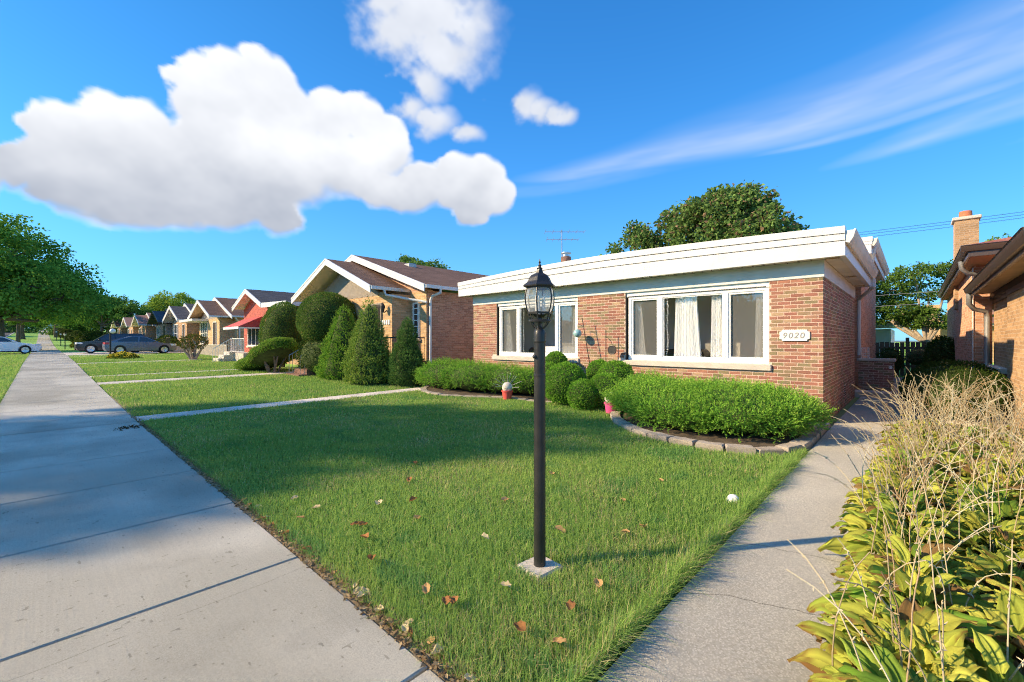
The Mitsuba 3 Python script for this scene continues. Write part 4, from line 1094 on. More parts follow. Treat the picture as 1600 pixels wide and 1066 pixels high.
tree('yard_tree', 'dark rounded treetop behind the brown gabled roof next door', -40.2, 28, 11, [(-1.8, 0, 8.6, 2.6, 2.6, 2.0), (1.8, 0, 8.2, 2.4, 2.4, 1.8), (0, 0, 6.6, 3.6, 3.2, 2.2)], 12000, .28, 513, (0.105, 0.194, 0.047), (0.200, 0.330, 0.070), .25, None, 0, .2, (0, 0), .35, .85)
tree('yard_tree', 'leaning open-branched tree with pale limbs between the two houses', .9, 28.6, 5.6, [(-.9, .3, 4.75, .95, .9, .42), (.35, .5, 4.9, .75, .8, .36), (-1.9, .4, 4.1, 1.0, .9, .45), (-.4, .6, 3.9, .9, .7, .4), (-1.7, .5, 3.0, 1.3, 1.1, .6), (-.6, .4, 2.6, 1.1, .9, .5), (.7, .4, 4.0, .55, .6, .3), (-2.5, .4, 3.4, .9, .8, .6), (-2.9, .4, 4.5, .8, .8, .5)], 19000, .10, 514, (.060, .135, .028), (.17, .29, .05), .15, None, 0, .05, (-.5, 0), .28, .30, pale_bark, gap=.85)
tree('yard_tree', 'soft green tree half hidden behind the tan brick chimney wall', 4.6, 40, 8.2, [(0, 0, 6, 2.0, 2, 1.7), (-.9, .2, 4.6, 1.6, 1.4, 1.2)], 6000, .2, 515, (0.166, 0.282, 0.070), (0.307, 0.447, 0.117), .2, None, 0, .05, (0, 0), .35, .7)
# street trees behind one's left shoulder; their shadows lie over the pavement and the lawn
tree('street_tree', 'tall tree across the street whose long shade falls on the front lawn', -28.6, -23.5, 19, [(0, 0, 18.6, 1.9, 1.9, 2.6), (-1.1, 1.0, 16.2, 1.3, 1.3, 1.6), (1.0, -.9, 15.6, 1.3, 1.3, 1.5), (.8, -.6, 20.7, 1.3, 1.3, 1.0), (1.4, -1.2, 19.4, 1.0, 1.0, 1.0), (-1.7, 1.4, 18.0, 1.0, 1.0, 1.0), (2.5, -1.9, 17.6, 1.3, 1.3, 1.1), (2.0, -1.5, 15.8, 1.2, 1.2, 1.1), (-.4, .3, 13.4, 1.3, 1.3, 1.0)], 12000, .34, 516, G0, G1, .4, None, 0, .0, (0, 0), .5, .75, gap=.72)
for k, (xx, yy, hh) in enumerate([(-13, -26, 7.5), (-19, -22, 7), (-26.5, -25, 8), (-35, -22, 7.5), (-43, -26, 8.5), (-6, -27, 7.5), (-52, -23, 8), (2, -25, 7)]):
    tree('street_tree', 'tree across the street that shows in the front windows', xx, yy, hh, [(0, 0, hh * .66, 3.2, 3, hh * .24), (1.5, 1, hh * .45, 3.2, 2.8, hh * .22), (-1.8, -1, hh * .45, 3.2, 2.8, hh * .22)], 4000, .4, 550 + k, G0, G1, .25, None, 0, .0, (0, 0), .32, 1.2, group='trees across the street')
# ---------------------------------------------------------------- gabled houses up the street
def gable_roof(key, x0, x1, y0, y1, ze, zp, over, mat, trim, th=.16, name='roof', soffit_mat=None):
    """ridge along y; x0..x1, y0..y1 are the outer edges of the roof"""
    xm = (x0 + x1) / 2
    slope = (zp - ze) / (xm - x0)
    rk = part(key, name, cat(slab([(x0, y0, ze), (xm, y0, zp), (xm, y1, zp), (x0, y1, ze)], .06), slab([(xm + .0005, y0, zp), (x1, y0, ze), (x1, y1, ze), (xm + .0005, y1, zp)], .06)), mat)
    vb = []
    for a, za, b, zb_ in ((x0, ze, xm, zp), (xm, zp, x1, ze)):
        vb.append(hull([(a, y0 - .045, za - .064), (b, y0 - .045, zb_ - .064), (a, y0 - .045, za - .064 - .20), (b, y0 - .045, zb_ - .064 - .20), (a, y0 - .004, za - .064), (b, y0 - .004, zb_ - .064), (a, y0 - .004, za - .264), (b, y0 - .004, zb_ - .264)]))
        vb.append(hull([(a, y0 - .06, za + .004), (b, y0 - .06, zb_ + .004), (a, y0 - .06, za - .06), (b, y0 - .06, zb_ - .06), (a, y0 - .003, za + .004), (b, y0 - .003, zb_ + .004), (a, y0 - .003, za - .06), (b, y0 - .003, zb_ - .06)]))
    part(rk, 'verge_board', cat(vb), trim)
    sm = soffit_mat or trim
    part(rk, 'soffit', cat(slab([(x0 + .02, y0 + .0, ze - .07), (xm, y0, zp - .07), (xm, y1, zp - .07), (x0 + .02, y1, ze - .07)], .02), slab([(xm, y0, zp - .07), (x1 - .02, y0, ze - .07), (x1 - .02, y1, ze - .07), (xm, y1, zp - .07)], .02)), sm)
    part(rk, 'gutter', box(x1 - .03, x1 + .07, y0, y1, ze - .13, ze - .01), trim)
    part(rk, 'gutter', box(x0 - .07, x0 + .03, y0, y1, ze - .13, ze - .01), trim)
    return rk
def gable_wall(x0, x1, y0, y1, zb_, ze, zp):
    xm = (x0 + x1) / 2
    return prism_y([(x0, zb_), (x1, zb_), (x1, ze), (xm, zp), (x0, ze)], y0, y1)
def sash_window(key, x0, x1, y, z0, z1, trim, lights=1, rows=1, label=None, t=.06):
    """window in a wall facing the street (-y)"""
    w = numbered('window', key)
    if label: tag(w, label)
    f = .06
    bars = [box(x0, x0 + f, y - t, y + .02, z0, z1), box(x1 - f, x1, y - t, y + .02, z0, z1), box(x0 + f, x1 - f, y - t + .001, y + .02, z0, z0 + f), box(x0 + f, x1 - f, y - t + .001, y + .02, z1 - f, z1)]
    for k in range(1, lights):
        xc = x0 + (x1 - x0) * k / lights
        bars.append(box(xc - f / 2, xc + f / 2, y - t + .002, y + .02, z0 + f, z1 - f))
    for k in range(1, rows):
        zc_ = z0 + (z1 - z0) * k / rows
        bars.append(box(x0 + f, x1 - f, y - t + .004, y + .02, zc_ - f / 3, zc_ + f / 3))
    part(w, 'frame', cat(bars), trim)
    part(w, 'pane', box(x0 + f, x1 - f, y - t + .03, y + .015, z0 + f, z1 - f), dark_glass)
    part(w, 'sill', box(x0 - .08, x1 + .08, y - .11, y + .02, z0 - .10, z0 - .002), limestone)
    return w
def iron_rail(key, pts, h, step=.16, mat=None, name='railing'):
    """hand rail on balusters along a line of foot points"""
    mat = mat or black_paint
    ms = []
    p = np.asarray(pts, float)
    for a, b in zip(p[:-1], p[1:]):
        ms += [tube([a + [0, 0, h], b + [0, 0, h]], .022, 5), tube([a + [0, 0, .08], b + [0, 0, .08]], .013, 4)]
        L = np.linalg.norm(b - a)
        for t in np.arange(0, 1.0001, step / L):
            q = a + (b - a) * t
            ms.append(tube([q, q + [0, 0, h]], .010, 4))
    part(key, name, cat(ms), mat)
def steps(key, x0, x1, y_foot, n, rise, run, zb_, mat, deep=1.2):
    for k in range(n):
        part(key, 'step', box(x0, x1, y_foot + k * run, y_foot + n * run + deep, zb_ + rise * k - (.1 if k == 0 else -.001), zb_ + rise * (k + 1)), mat)

# next door: tan brick with a double brown gable
H2 = thing('gabled_house', 'tan brick house next door with two stepped brown-shingled gables and white verge boards', 'house')
gb = .06
part(H2, 'wall', cat(gable_wall(-22.9, -13.2, 9.66, 9.9, -.2, 3.44, 5.1), box(-22.9, -22.65, 9.9, 22, -.2, 3.4), box(-13.45, -13.2, 9.901, 22, -.2, 3.42)), brick_rose)
part(H2, 'front_bay', cat(box(-21.4, -14.2, 8.80, 9.659, -.2, 3.30)), brick_tan)
part(H2, 'recess_wall', box(-14.19, -13.215, 9.62, 9.659, -.2, 3.4), brick_tan)
gp2 = prism_y([(-21.4, 3.302), (-14.9, 3.302), (-18.0, 4.62)], 8.84, 8.95)
part(H2, 'gable_panel', gp2, stucco)
part(H2, 'gable_panel_edge', cat([prism_y([(x, 3.30), (x + .30, 3.30), (x + .44, 3.36), (x + .30, 3.42), (x, 3.42)], 8.80, 8.8399) for x in np.arange(-18.9, -14.7, .42)]), stucco)
gable_roof(H2, -21.65, -14.38, 8.05, 11.5, 3.56, 4.98, .6, roof_brown, white_trim, name='front_roof', soffit_mat=cream)
gable_roof(H2, -23.4, -12.78, 9.25, 22.5, 3.58, 5.33, .4, roof_brown, white_trim, name='main_roof', soffit_mat=cream)
part(H2, 'roof_vent', bbox(-17.4, -16.95, 11.4, 11.8, 4.9, 5.13, .03), galv)
d2 = numbered('door', H2)
part(d2, 'frame', cat(box(-15.72, -15.66, 8.74, 8.80, .8, 3.0), box(-14.94, -14.88, 8.74, 8.80, .8, 3.0), box(-15.66, -14.94, 8.741, 8.80, 2.94, 3.0)), stucco)
part(d2, 'leaf', box(-15.66, -14.94, 8.76, 8.799, .8, 2.94), dark_brown)
part(d2, 'iron_grille', cat([box(-15.62 + .08 * k, -15.60 + .08 * k, 8.745, 8.759, 1.6, 2.86) for k in range(9)] + [box(-15.64, -14.96, 8.746, 8.758, zz, zz + .02) for zz in (1.6, 2.2, 2.86)]), black_paint)
wl = numbered('wall_lamp', H2)
part(wl, 'lantern', lathe([(0, 2.62), (.05, 2.64), (.085, 2.78), (.09, 2.86), (.03, 2.95), (0, 3.0)], (-14.55, 8.62, 0), 8), black_paint, smooth=30)
part(wl, 'arm', tube([(-14.55, 8.80, 2.7), (-14.55, 8.7, 2.62), (-14.55, 8.62, 2.63)], .02, 6), black_paint)
for k in range(4):
    part(H2, 'number_mark', box(-14.88 + .15 * k, -14.79 + .15 * k, 8.77, 8.799, 2.17, 2.34), white_plain)
sash_window(H2, -18.9, -17.0, 8.80, 1.5, 2.75, white_plain, 2)
sash_window(H2, -14.0, -13.62, 9.62, 1.65, 3.0, white_plain, 1, 6)
tb2 = [(-13.14, 9.2, 3.5), (-13.14, 9.3, 3.3), (-13.14, 9.60, 3.15), (-13.14, 9.60, 3.0)]
part(H2, 'downspout', tube([(-12.72, 9.9, 3.5), (-12.72, 9.9, 3.32), (-13.02, 9.75, 3.2), (-13.13, 9.75, 3.05), (-13.13, 9.75, .1)], .052, 8), white_trim, smooth=40)
part(H2, 'downspout', tube([(-14.36, 8.55, 3.48), (-14.30, 8.6, 3.25), (-13.9, 9.3, 3.12), (-13.35, 9.52, 3.02), (-13.16, 9.6, 2.98)], .045, 8), white_trim, smooth=40)
part(H2, 'porch', box(-18.4, -13.1, 8.3, 9.62, -.1, .82), dark_brown)
iron_rail(H2, [(-14.1, 8.38, .82), (-13.15, 8.38, .82), (-13.15, 9.5, .82)], .85)
steps(H2, -19.2, -17.9, 6.9, 4, .19, .32, .02, rust_brick, .3)
iron_rail(H2, [(-19.15, 7.0, .1), (-19.15, 8.2, .8)], .85, .16, galv)
iron_rail(H2, [(-17.95, 7.0, .1), (-17.95, 8.2, .8)], .85, .16, galv)

# the red painted house with the awning
H3 = thing('red_house', 'red painted house with dark shingled gable and a red cloth awning over its front window', 'house')
gz3 = .2
part(H3, 'wall', cat(gable_wall(-31.60, -27.30, 8.8, 9.05, -.2, 3.55, 4.45), box(-27.55, -27.30, 9.051, 20, -.2, 3.5), box(-31.60, -31.35, 9.051, 20, -.2, 3.5)), red_paint)
part(H3, 'side_wing', box(-27.29, -24.70, 9.6, 20, -.2, 3.5), brick_buff)
gable_roof(H3, -31.90, -26.60, 8.25, 20.4, 3.68, 4.65, .5, roof_black, white_trim, soffit_mat=white_plain)
wr = part(H3, 'wing_roof', cat(slab([(-26.50, 8.3, 3.64), (-24.20, 8.7, 3.64), (-24.20, 20.4, 3.70), (-29.10, 20.4, 4.70)], .06), slab([(-27.60, 10.5, 4.15), (-24.20, 10.0, 3.66), (-24.20, 20.4, 4.2), (-28.90, 20.4, 4.7)], .06)), roof_black)
part(wr, 'fascia', cat(hull([(x, y, z) for x, y in ((-26.55, 8.22), (-24.10, 8.62), (-26.55, 8.29), (-24.10, 8.69)) for z in (3.40, 3.66)]), box(-24.19, -24.10, 8.7, 20.4, 3.42, 3.63)), white_trim)
aw = numbered('awning', H3)
av = [(-31.00, 8.79, 3.0), (-28.20, 8.79, 3.0), (-28.10, 7.55, 2.38), (-31.10, 7.55, 2.38)]
part(aw, 'canopy', slab(av, .03), red_cloth)
part(aw, 'side_cloth', hull([(-28.19, 8.79, 2.97), (-28.10, 7.55, 2.36), (-28.19, 8.79, 2.36), (-28.17, 8.79, 2.97), (-28.08, 7.55, 2.36), (-28.17, 8.79, 2.36)]), red_cloth)
part(aw, 'side_cloth', hull([(-31.02, 8.79, 2.97), (-31.12, 7.55, 2.36), (-31.02, 8.79, 2.36), (-31.00, 8.79, 2.97), (-31.10, 7.55, 2.36), (-31.00, 8.79, 2.36)]), red_cloth)
part(aw, 'valance', cat(box(-31.13, -28.07, 7.535, 7.55, 2.24, 2.375), box(-28.08, -28.06, 7.55, 8.79, 2.26, 2.35)), white_plain)
sash_window(H3, -30.70, -28.50, 8.80, 1.25, 2.75, white_plain, 3)
iron_rail(H3, [(-31.00, 7.9, .85), (-28.30, 7.9, .85)], .85, .14, white_plain, 'lattice_railing')
part(H3, 'porch', box(-31.10, -28.10, 7.8, 8.79, -.1, .85), old_concrete)
steps(H3, -31.00, -29.80, 6.7, 4, .19, .28, .15, old_concrete, .1)
iron_rail(H3, [(-29.75, 6.7, .25), (-29.75, 7.7, .9)], .85, .16, white_plain)

# third: tan brick, double brown gable, low grey porch wall
def street_house(label, xr, wall, roofm, trim, gable_m, y_f=8.8, z0=.3, half=4.6, fh=3.3, scale=1.0, soffit_m=None, porch=True, rail=True, bay=True, group=None):
    key = thing('gabled_house', label, 'house', group)
    xl = xr - 2 * half
    zt = z0 + 3.15
    part(key, 'wall', cat(gable_wall(xl, xr, y_f + 1.0, y_f + 1.25, z0 - .4, zt, zt + 1.5), box(xr - .25, xr, y_f + 1.2505, y_f + 13, z0 - .4, zt - .02), box(xl, xl + .25, y_f + 1.2505, y_f + 13, z0 - .4, zt - .02)), wall)
    bx0, bx1 = xr - .8 - 2 * fh, xr - .8
    part(key, 'front_bay', box(bx0, bx1, y_f, y_f + .999, z0 - .4, zt - .15), wall)
    part(key, 'gable_panel', prism_y([(bx0, zt - .149), (bx1, zt - .149), ((bx0 + bx1) / 2, zt + 1.0)], y_f + .04, y_f + .16), gable_m)
    gable_roof(key, bx0 - .4, bx1 + .4, y_f - .75, y_f + 3.2, zt + .02, zt + 1.40, .6, roofm, trim, name='front_roof', soffit_mat=soffit_m or trim)
    gable_roof(key, xl - .45, xr + .45, y_f + .55, y_f + 13.4, zt + .03, zt + 1.75, .4, roofm, trim, name='main_roof', soffit_mat=soffit_m or trim)
    sash_window(key, bx0 + .7, bx0 + 2.9, y_f, z0 + .95, zt - .35, white_plain, 3, 2)
    d = numbered('door', key)
    part(d, 'frame', cat(box(bx1 - 1.75, bx1 - 1.68, y_f - .05, y_f, z0 + .6, z0 + 2.75), box(bx1 - .82, bx1 - .75, y_f - .05, y_f, z0 + .6, z0 + 2.75), box(bx1 - 1.68, bx1 - .82, y_f - .049, y_f, z0 + 2.68, z0 + 2.75)), trim)
    part(d, 'leaf', box(bx1 - 1.68, bx1 - .82, y_f - .03, y_f - .001, z0 + .6, z0 + 2.68), dark_brown)
    part(key, 'downspout', tube([(xr + .45, y_f + .7, zt), (xr + .4, y_f + .8, zt - .2), (xr + .05, y_f + 1.15, zt - .45), (xr + .05, y_f + 1.15, z0)], .05, 6), white_trim)
    if porch:
        part(key, 'porch', box(bx1 - 3.0, bx1 + .2, y_f - 1.3, y_f - .001, z0 - .3, z0 + .58), old_concrete)
        steps(key, bx1 - 2.9, bx1 - 1.6, y_f - 2.5, 4, .15, .3, z0 - .05, old_concrete, .0)
    if rail:
        iron_rail(key, [(bx1 - 1.55, y_f - 2.5, z0), (bx1 - 1.55, y_f - 1.3, z0 + .58), (bx1 + .15, y_f - 1.25, z0 + .58)], .85, .18)
    return key
H4 = street_house('tan brick house with twin brown gables, orange soffit and low grey porch wall', -39.0, brick_tan, roof_brown, white_trim, stucco, soffit_m=orange_wood, half=4.5, z0=.35, fh=3.2, rail=False, porch=False, y_f=9.4)
part(H4, 'porch_wall', cat(box(-43.5, -34.8, 8.65, 8.8, -.1, 1.22), box(-34.95, -34.8, 8.801, 10.3, -.1, 1.22)), stucco)
part(H4, 'porch_wall_cap', cat(box(-43.55, -34.75, 8.61, 8.84, 1.222, 1.29)), old_concrete)
part(H4, 'canopy', cat(box(-48.2, -43.2, 8.3, 10.3, 3.2, 3.38)), white_trim)
street_house('grey brick dark-gabled house behind the cars, second up from the low porch wall', -49.2, brick_buff, roof_black, grey_frieze, stucco, half=4.6, z0=.42, y_f=9.2)
street_house('blue-black shingled twin-gabled house, third up from the porch wall', -61.0, brick_rose, roof_black, dark_brown, black_paint, half=4.6, z0=.5, y_f=9.5)
street_house('small mauve-roofed house with pale gable, fourth up the row', -73.5, brick_rose, roof_mauve, white_trim, stucco, half=4.4, z0=.55, y_f=9.3)
street_house('mauve-roofed house with a brick gable, fifth up the row', -84.5, brick_rose, roof_mauve, white_trim, tan_paint, half=4.4, z0=.62, y_f=9.2)
street_house('farthest brown-roofed house before the dark yard trees', -96.0, brick_rose, roof_mauve, white_trim, tan_paint, half=4.4, z0=.8, y_f=9.0, rail=False)
street_house('dark long-roofed house seen over the other distant roofs', -108.0, brick_buff, roof_black, white_trim, stucco, half=5, z0=1.9, y_f=12.8, rail=False)
street_house('brick house hidden under the trees at the far end', -124.0, brick_rose, roof_mauve, white_trim, stucco, half=4.6, z0=1.4, y_f=9.6, rail=False)
gg = thing('distant_building', 'low pale building closing the view at the end of the sidewalk', 'building')
part(gg, 'wall', box(-262, -252, 2.0, 14, 5.8, 8.6), white_trim)
part(gg, 'roof', slab([(-262.5, 1.6, 8.9), (-251.5, 1.6, 8.7), (-251.5, 14.4, 8.7), (-262.5, 14.4, 8.9)], .2), roof_black)
part(gg, 'door', box(-251.99, -251.93, 4, 7, 5.8, 7.9), grey_frieze)

# shrubs and flower bed along the street
def shrub(label, c, rad, n, seed, a, b, name='shrub', size=(.06, .11), lump=.25):
    key = thing(name, label, 'shrub')
    topiary(key, c, rad, n, seed, a, b, lump, -.4, size)
    return key
shrub('dark green mass of bushes on the lawn behind the blue-grey car', (-55.5, 8.6, 1.0), (3.6, 1.1, .95), 5000, 601, (.045, .085, .02), (.10, .15, .03), size=(.12, .2))
shrub('rounded yard bush left of the black car', (-79, 4.6, 1.6), (2.6, 1.6, 1.15), 4500, 602, (.05, .09, .02), (.11, .17, .03), size=(.14, .24))
shrub('low bush in front of the rounded yard bush', (-77, 3.4, 1.0), (1.5, 1.0, .6), 2500, 603, (.09, .13, .03), (.15, .21, .04), size=(.12, .2))
for k, (xx, yy) in enumerate([(-118, 4.5), (-140, 4.0), (-162, 3.4)]):
    shrub(['dark far bush right of the sidewalk, nearest of three', 'dark far bush right of the sidewalk, middle of three', 'dark far bush right of the sidewalk, farthest of three'][k], (xx, yy, float(gz(xx, yy)) + .8), (3, 1.4, 1.1), 1800, 610 + k, (.04, .07, .02), (.09, .13, .03), size=(.25, .4))
fb = thing('flower_bed', 'low bed of yellow flowers round the thin lamp post by the sidewalk', 'flower bed')
r = np.random.default_rng(620)
P, N, d = mound_points(3200, (-37.6, 3.55, .30), (1.5, .75, .42), r, .25, -.1, 3, 4)
plant(fb, 'foliage', leaf_quads(P, unit(N + [0, 0, .8] + r.normal(0, .5, P.shape)), r.uniform(.08, .15, len(P)), .4, r, colors(len(P), (.07, .12, .02), (.13, .19, .03), r)), leaf_m)
top_ = P[(N[:, 2] > .45)][:700]
plant(fb, 'blossom', leaf_quads(top_ + [0, 0, .05], unit(r.normal(0, .6, top_.shape) + [0, 0, .6]), r.uniform(.07, .13, len(top_)), .9, r, colors(len(top_), (.70, .52, .04), (.85, .70, .10), r)), leaf_m)
part(fb, 'inner_branches', core((-37.6, 3.55, .30), (1.5, .75, .42), .75), fill_m, smooth=True)
# the gnarled shrub at the tan house's porch
gs = thing('gnarled_shrub', 'gnarled open shrub with bare twisting stems at the foot of the tan house porch', 'shrub')
r = np.random.default_rng(630)
ms = []
for k in range(9):
    a = r.uniform(0, 6.28)
    e = np.array([-33.0 + .8 * math.cos(a), 6.4 + .6 * math.sin(a), 1.35 + r.uniform(-.3, .5)])
    ms.append(tube([(-33.0, 6.4, .25), np.array([-33.0, 6.4, .6]) * .5 + e * .5 + r.normal(0, .15, 3), e], [.10, .06, .02], 6))
part(gs, 'stem', cat(ms), pale_bark)
P, N, d = mound_points(1700, (-33.1, 6.4, 1.45), (.85, .65, .45), r, .5, -.8, 3, 5)
plant(gs, 'foliage', leaf_quads(P, unit(N + r.normal(0, .7, P.shape)), r.uniform(.07, .13, len(P)), .5, r, colors(len(P), (.07, .11, .02), (.13, .17, .04), r, (.25, .14, .06), .3)), leaf_m)

# lamp posts up the street
def far_lamp(label, x, y, h, globe=False, pale=False):
    z = float(gz(x, y))
    k = thing('far_lamp_post', label, 'lamp post')
    part(k, 'pole', tube([(x, y, z - .1), (x, y, z + h - .35)], .05, 8), old_concrete if pale else black_paint, smooth=60)
    if globe:
        part(k, 'globe', ball((x, y + .12, z + h - .18), .16, 2), white_plain, smooth=True)
        part(k, 'arm', tube([(x, y, z + h - .4), (x, y + .06, z + h - .32), (x, y + .12, z + h - .30)], .03, 6), black_paint)
    else:
        part(k, 'lantern', lathe([(.05, h - .36), (.10, h - .32), (.13, h - .12), (.0, h - .12)], (x, y, z), 8), curtain_m)
        part(k, 'lantern_cap', lathe([(.16, h - .12), (.05, h), (0, h + .05), (0, h - .12), (.16, h - .119)], (x, y, z), 8), black_paint)
far_lamp('thin lamp post with a white globe in the yellow flower bed', -38.9, 3.05, 1.95, True)
far_lamp('nearest of three small lamp posts lined up right of the distant sidewalk', -80, 2.0, 2.0, False)
far_lamp('middle of three small lamp posts lined up right of the distant sidewalk', -99, 2.0, 2.0, False)
far_lamp('farthest of three small lamp posts lined up right of the distant sidewalk', -130, 2.0, 2.0, False)

# the houses across the street, behind one's back; the front windows mirror them
for k, xx in enumerate((-62, -49, -36, -23, -10, 4)):
    o = thing('opposite_house', 'brick house across the street mirrored in the front windows', 'house', 'houses across the street')
    part(o, 'wall', prism_y([(xx, -.1), (xx + 9.6, -.1), (xx + 9.6, 3.3), (xx + 4.8, 4.9), (xx, 3.3)], -42, -30.0), brick_rose if k % 2 else brick_tan)
    rk_ = part(o, 'roof', cat(slab([(xx - .5, -42.5, 3.3), (xx + 4.8, -42.5, 5.1), (xx + 4.8, -29.4, 5.1), (xx - .5, -29.4, 3.3)], .15), slab([(xx + 4.801, -42.5, 5.1), (xx + 10.1, -42.5, 3.3), (xx + 10.1, -29.4, 3.3), (xx + 4.801, -29.4, 5.1)], .15)), roof_brown)
    for wx in (1.2, 5.6):
        w_ = numbered('window', o)
        part(w_, 'frame', box(xx + wx, xx + wx + 2.4, -29.999, -29.96, 1.2, 2.7), white_plain)
        part(w_, 'pane', box(xx + wx + .1, xx + wx + 2.3, -29.959, -29.94, 1.3, 2.6), dark_glass)
# ---------------------------------------------------------------- the brown house on the right
R = thing('tan_brick_house', 'tan brick house on the right with dark brown eaves, tall chimney and red shingles', 'house')
part(R, 'near_wall', cat(box(1.30, 1.55, 7.4, 12.6, -.1, 2.42), box(1.36, 1.6, 12.601, 15.2, -.1, 2.42)), brick_brown)
part(R, 'frieze', cat(box(1.285, 1.5, 7.4, 12.6, 2.424, 2.52), box(1.34, 1.5, 12.601, 15.2, 2.424, 2.52)), dark_brown)
part(R, 'upper_frieze', box(1.30, 1.5, 7.4, 15.2, 2.522, 2.70), black_paint)
part(R, 'soffit', box(.99, 1.6, 7.2, 15.1, 2.66, 2.68), tan_soffit)
part(R, 'fascia', box(.955, .988, 7.2, 15.1, 2.60, 2.78), dark_brown)
g2 = [(0, 0), (-.05, .0), (-.085, .06), (-.10, .115), (-.115, .12), (-.10, .13), (0, .125)]
part(R, 'gutter', prism_y([(.954 + a, 2.655 + b) for a, b in g2[::-1]], 7.2, 15.0), dark_brown, smooth=30)
part(R, 'roof', slab([(.93, 7.2, 2.80), (5.0, 7.2, 3.75), (5.0, 14.9, 3.75), (.93, 14.9, 2.80)], .04), roof_red)
part(R, 'downspout', tube([(.93, 14.75, 2.66), (.93, 14.78, 2.42), (1.02, 14.9, 2.30), (1.22, 15.05, 2.24), (1.24, 15.08, 2.1), (1.24, 15.08, .95)], .05, 9), galv, smooth=40)
# taller rear part
part(R, 'rear_wall', cat(box(1.04, 1.34, 15.21, 15.45, -.1, 3.45), box(1.04, 1.28, 15.451, 27.0, -.1, 3.45), box(1.341, 8.0, 15.3, 15.5, 2.3, 3.45)), brick_rose)
part(R, 'rear_soffit', box(.88, 8.3, 13.55, 27.3, 3.36, 3.385), tan_soffit)
rf_ = part(R, 'rear_fascia', cat(box(.84, .878, 13.5, 27.3, 3.36, 3.58), box(.879, 8.4, 13.5, 13.54, 3.36, 3.58)), dark_brown)
part(R, 'rear_gutter', prism_y([(.839 + a, 3.47 + b) for a, b in g2[::-1]], 13.45, 27.3), dark_brown, smooth=30)
part(R, 'front_gutter', prism_x([(13.499 + a, 3.47 + b) for a, b in g2[::-1]], .72, 8.4), dark_brown, smooth=30)
part(R, 'rear_roof', cat(slab([(.80, 13.42, 3.60), (8.4, 13.42, 3.60), (4.6, 17.0, 4.55), (4.55, 17.0, 4.55)], .05), slab([(.80, 13.42, 3.60), (4.55, 17.0, 4.55), (4.55, 26.0, 4.55), (.80, 27.3, 3.60)], .05)), roof_red)
part(R, 'elbow_pipe', tube([(.80, 14.9, 3.45), (.82, 14.92, 3.28), (.92, 15.0, 3.16), (1.15, 15.12, 3.12)], .05, 9), galv, smooth=40)
part(R, 'pipe', tube([(1.02, 15.18, 3.3), (1.02, 15.18, .6)], .012, 6), white_trim)
ch = part(R, 'chimney', box(.955, 1.50, 20.3, 21.0, 2.6, 5.48), brick_brown)
part(ch, 'cap', bbox(.90, 1.56, 20.24, 21.06, 5.482, 5.58, .015), limestone)
part(ch, 'clay_pot', lathe([(.13, 5.58), (.16, 5.59), (.15, 5.80), (.12, 5.81), (.10, 5.60)], (1.22, 20.6, 0), 12), clay, smooth=40)
part(R, 'window_sill', box(1.20, 1.358, 12.9, 15.0, .90, 1.0), limestone)
dish = thing('satellite_dish', 'satellite dish whose pale receiver arm reaches in from the right', 'satellite dish')
dx_, dy_, dz_ = 2.05, 13.1, 4.45
dp = xf(lathe([(0, 0), (.15, .02), (.28, .07), (.29, .075), (.28, .085), (.15, .035), (0, .015)], (0, 0, 0), 20), 0)
dvv = dp[0][:, [0, 2, 1]] * [1, -1, 1]
part(dish, 'reflector', (dvv + [dx_, dy_, dz_], dp[1]), galv, smooth=40)
part(dish, 'arm', tube([(dx_, dy_, dz_ - .25), (1.62, 12.75, dz_ - .02)], .018, 6), galv)
part(dish, 'receiver', cat(tube([(1.66, 12.78, dz_ - .03), (1.55, 12.70, dz_ + .06)], .035, 8), tube([(1.58, 12.7, dz_ + .02), (1.54, 12.76, dz_ + .06)], .022, 6)), steel, smooth=40)
part(dish, 'mast', tube([(dx_, dy_ + .05, dz_ - .1), (dx_, dy_ + .1, 3.0)], .025, 6), galv)

# ---------------------------------------------------------------- back yards
ga = thing('garage', 'white garage with red-edged flat roof seen between the houses', 'garage')
part(ga, 'wall', box(-8.0, -.95, 31.0, 37, -.1, 2.2), white_trim)
part(ga, 'roof', box(-8.4, -.55, 30.4, 37.4, 2.36, 2.50), white_trim)
part(ga, 'roof_edge', box(-8.42, -.53, 30.38, 37.42, 2.502, 2.60), red_cloth)
part(ga, 'door', box(-4.0, -1.6, 30.95, 30.999, 0, 2.0), grey_frieze)
bh = thing('back_street_house', 'low house with a brown hip roof and tan chimney beyond the back yards', 'house')
part(bh, 'wall', box(.8, 12, 46, 56, -.1, 2.6), brick_tan)
part(bh, 'eave', box(.2, 12.5, 45.5, 56.5, 2.62, 2.80), white_trim)
part(bh, 'roof', hull([(.0, 45.3, 2.802), (12.7, 45.3, 2.802), (.0, 56.7, 2.802), (12.7, 56.7, 2.802), (5, 51, 4.6), (8, 51, 4.6)]), roof_mauve)
part(bh, 'chimney', box(.55, 1.35, 44.4, 45.2, 0, 4.2), brick_tan)
fn = thing('board_fence', 'weathered grey board fence at the back of the yard between the houses', 'fence')
frng = np.random.default_rng(70)
for k in range(26):
    xx = -3.2 + .17 * k
    part(fn, 'board', bbox(xx, xx + .15, 25.6 + frng.normal(0, .008), 25.63, -.05, 1.5 + frng.normal(0, .02), .006), wood_grey)
part(fn, 'rail', cat(box(-3.2, 1.3, 25.64, 25.7, .4, .5), box(-3.2, 1.3, 25.64, 25.7, 1.2, 1.3)), wood_grey)
for k in range(4):
    part(fn, 'post', bbox(-3.2 + 1.45 * k, -3.08 + 1.45 * k, 25.705, 25.82, -.1, 1.7, .01), wood_grey)
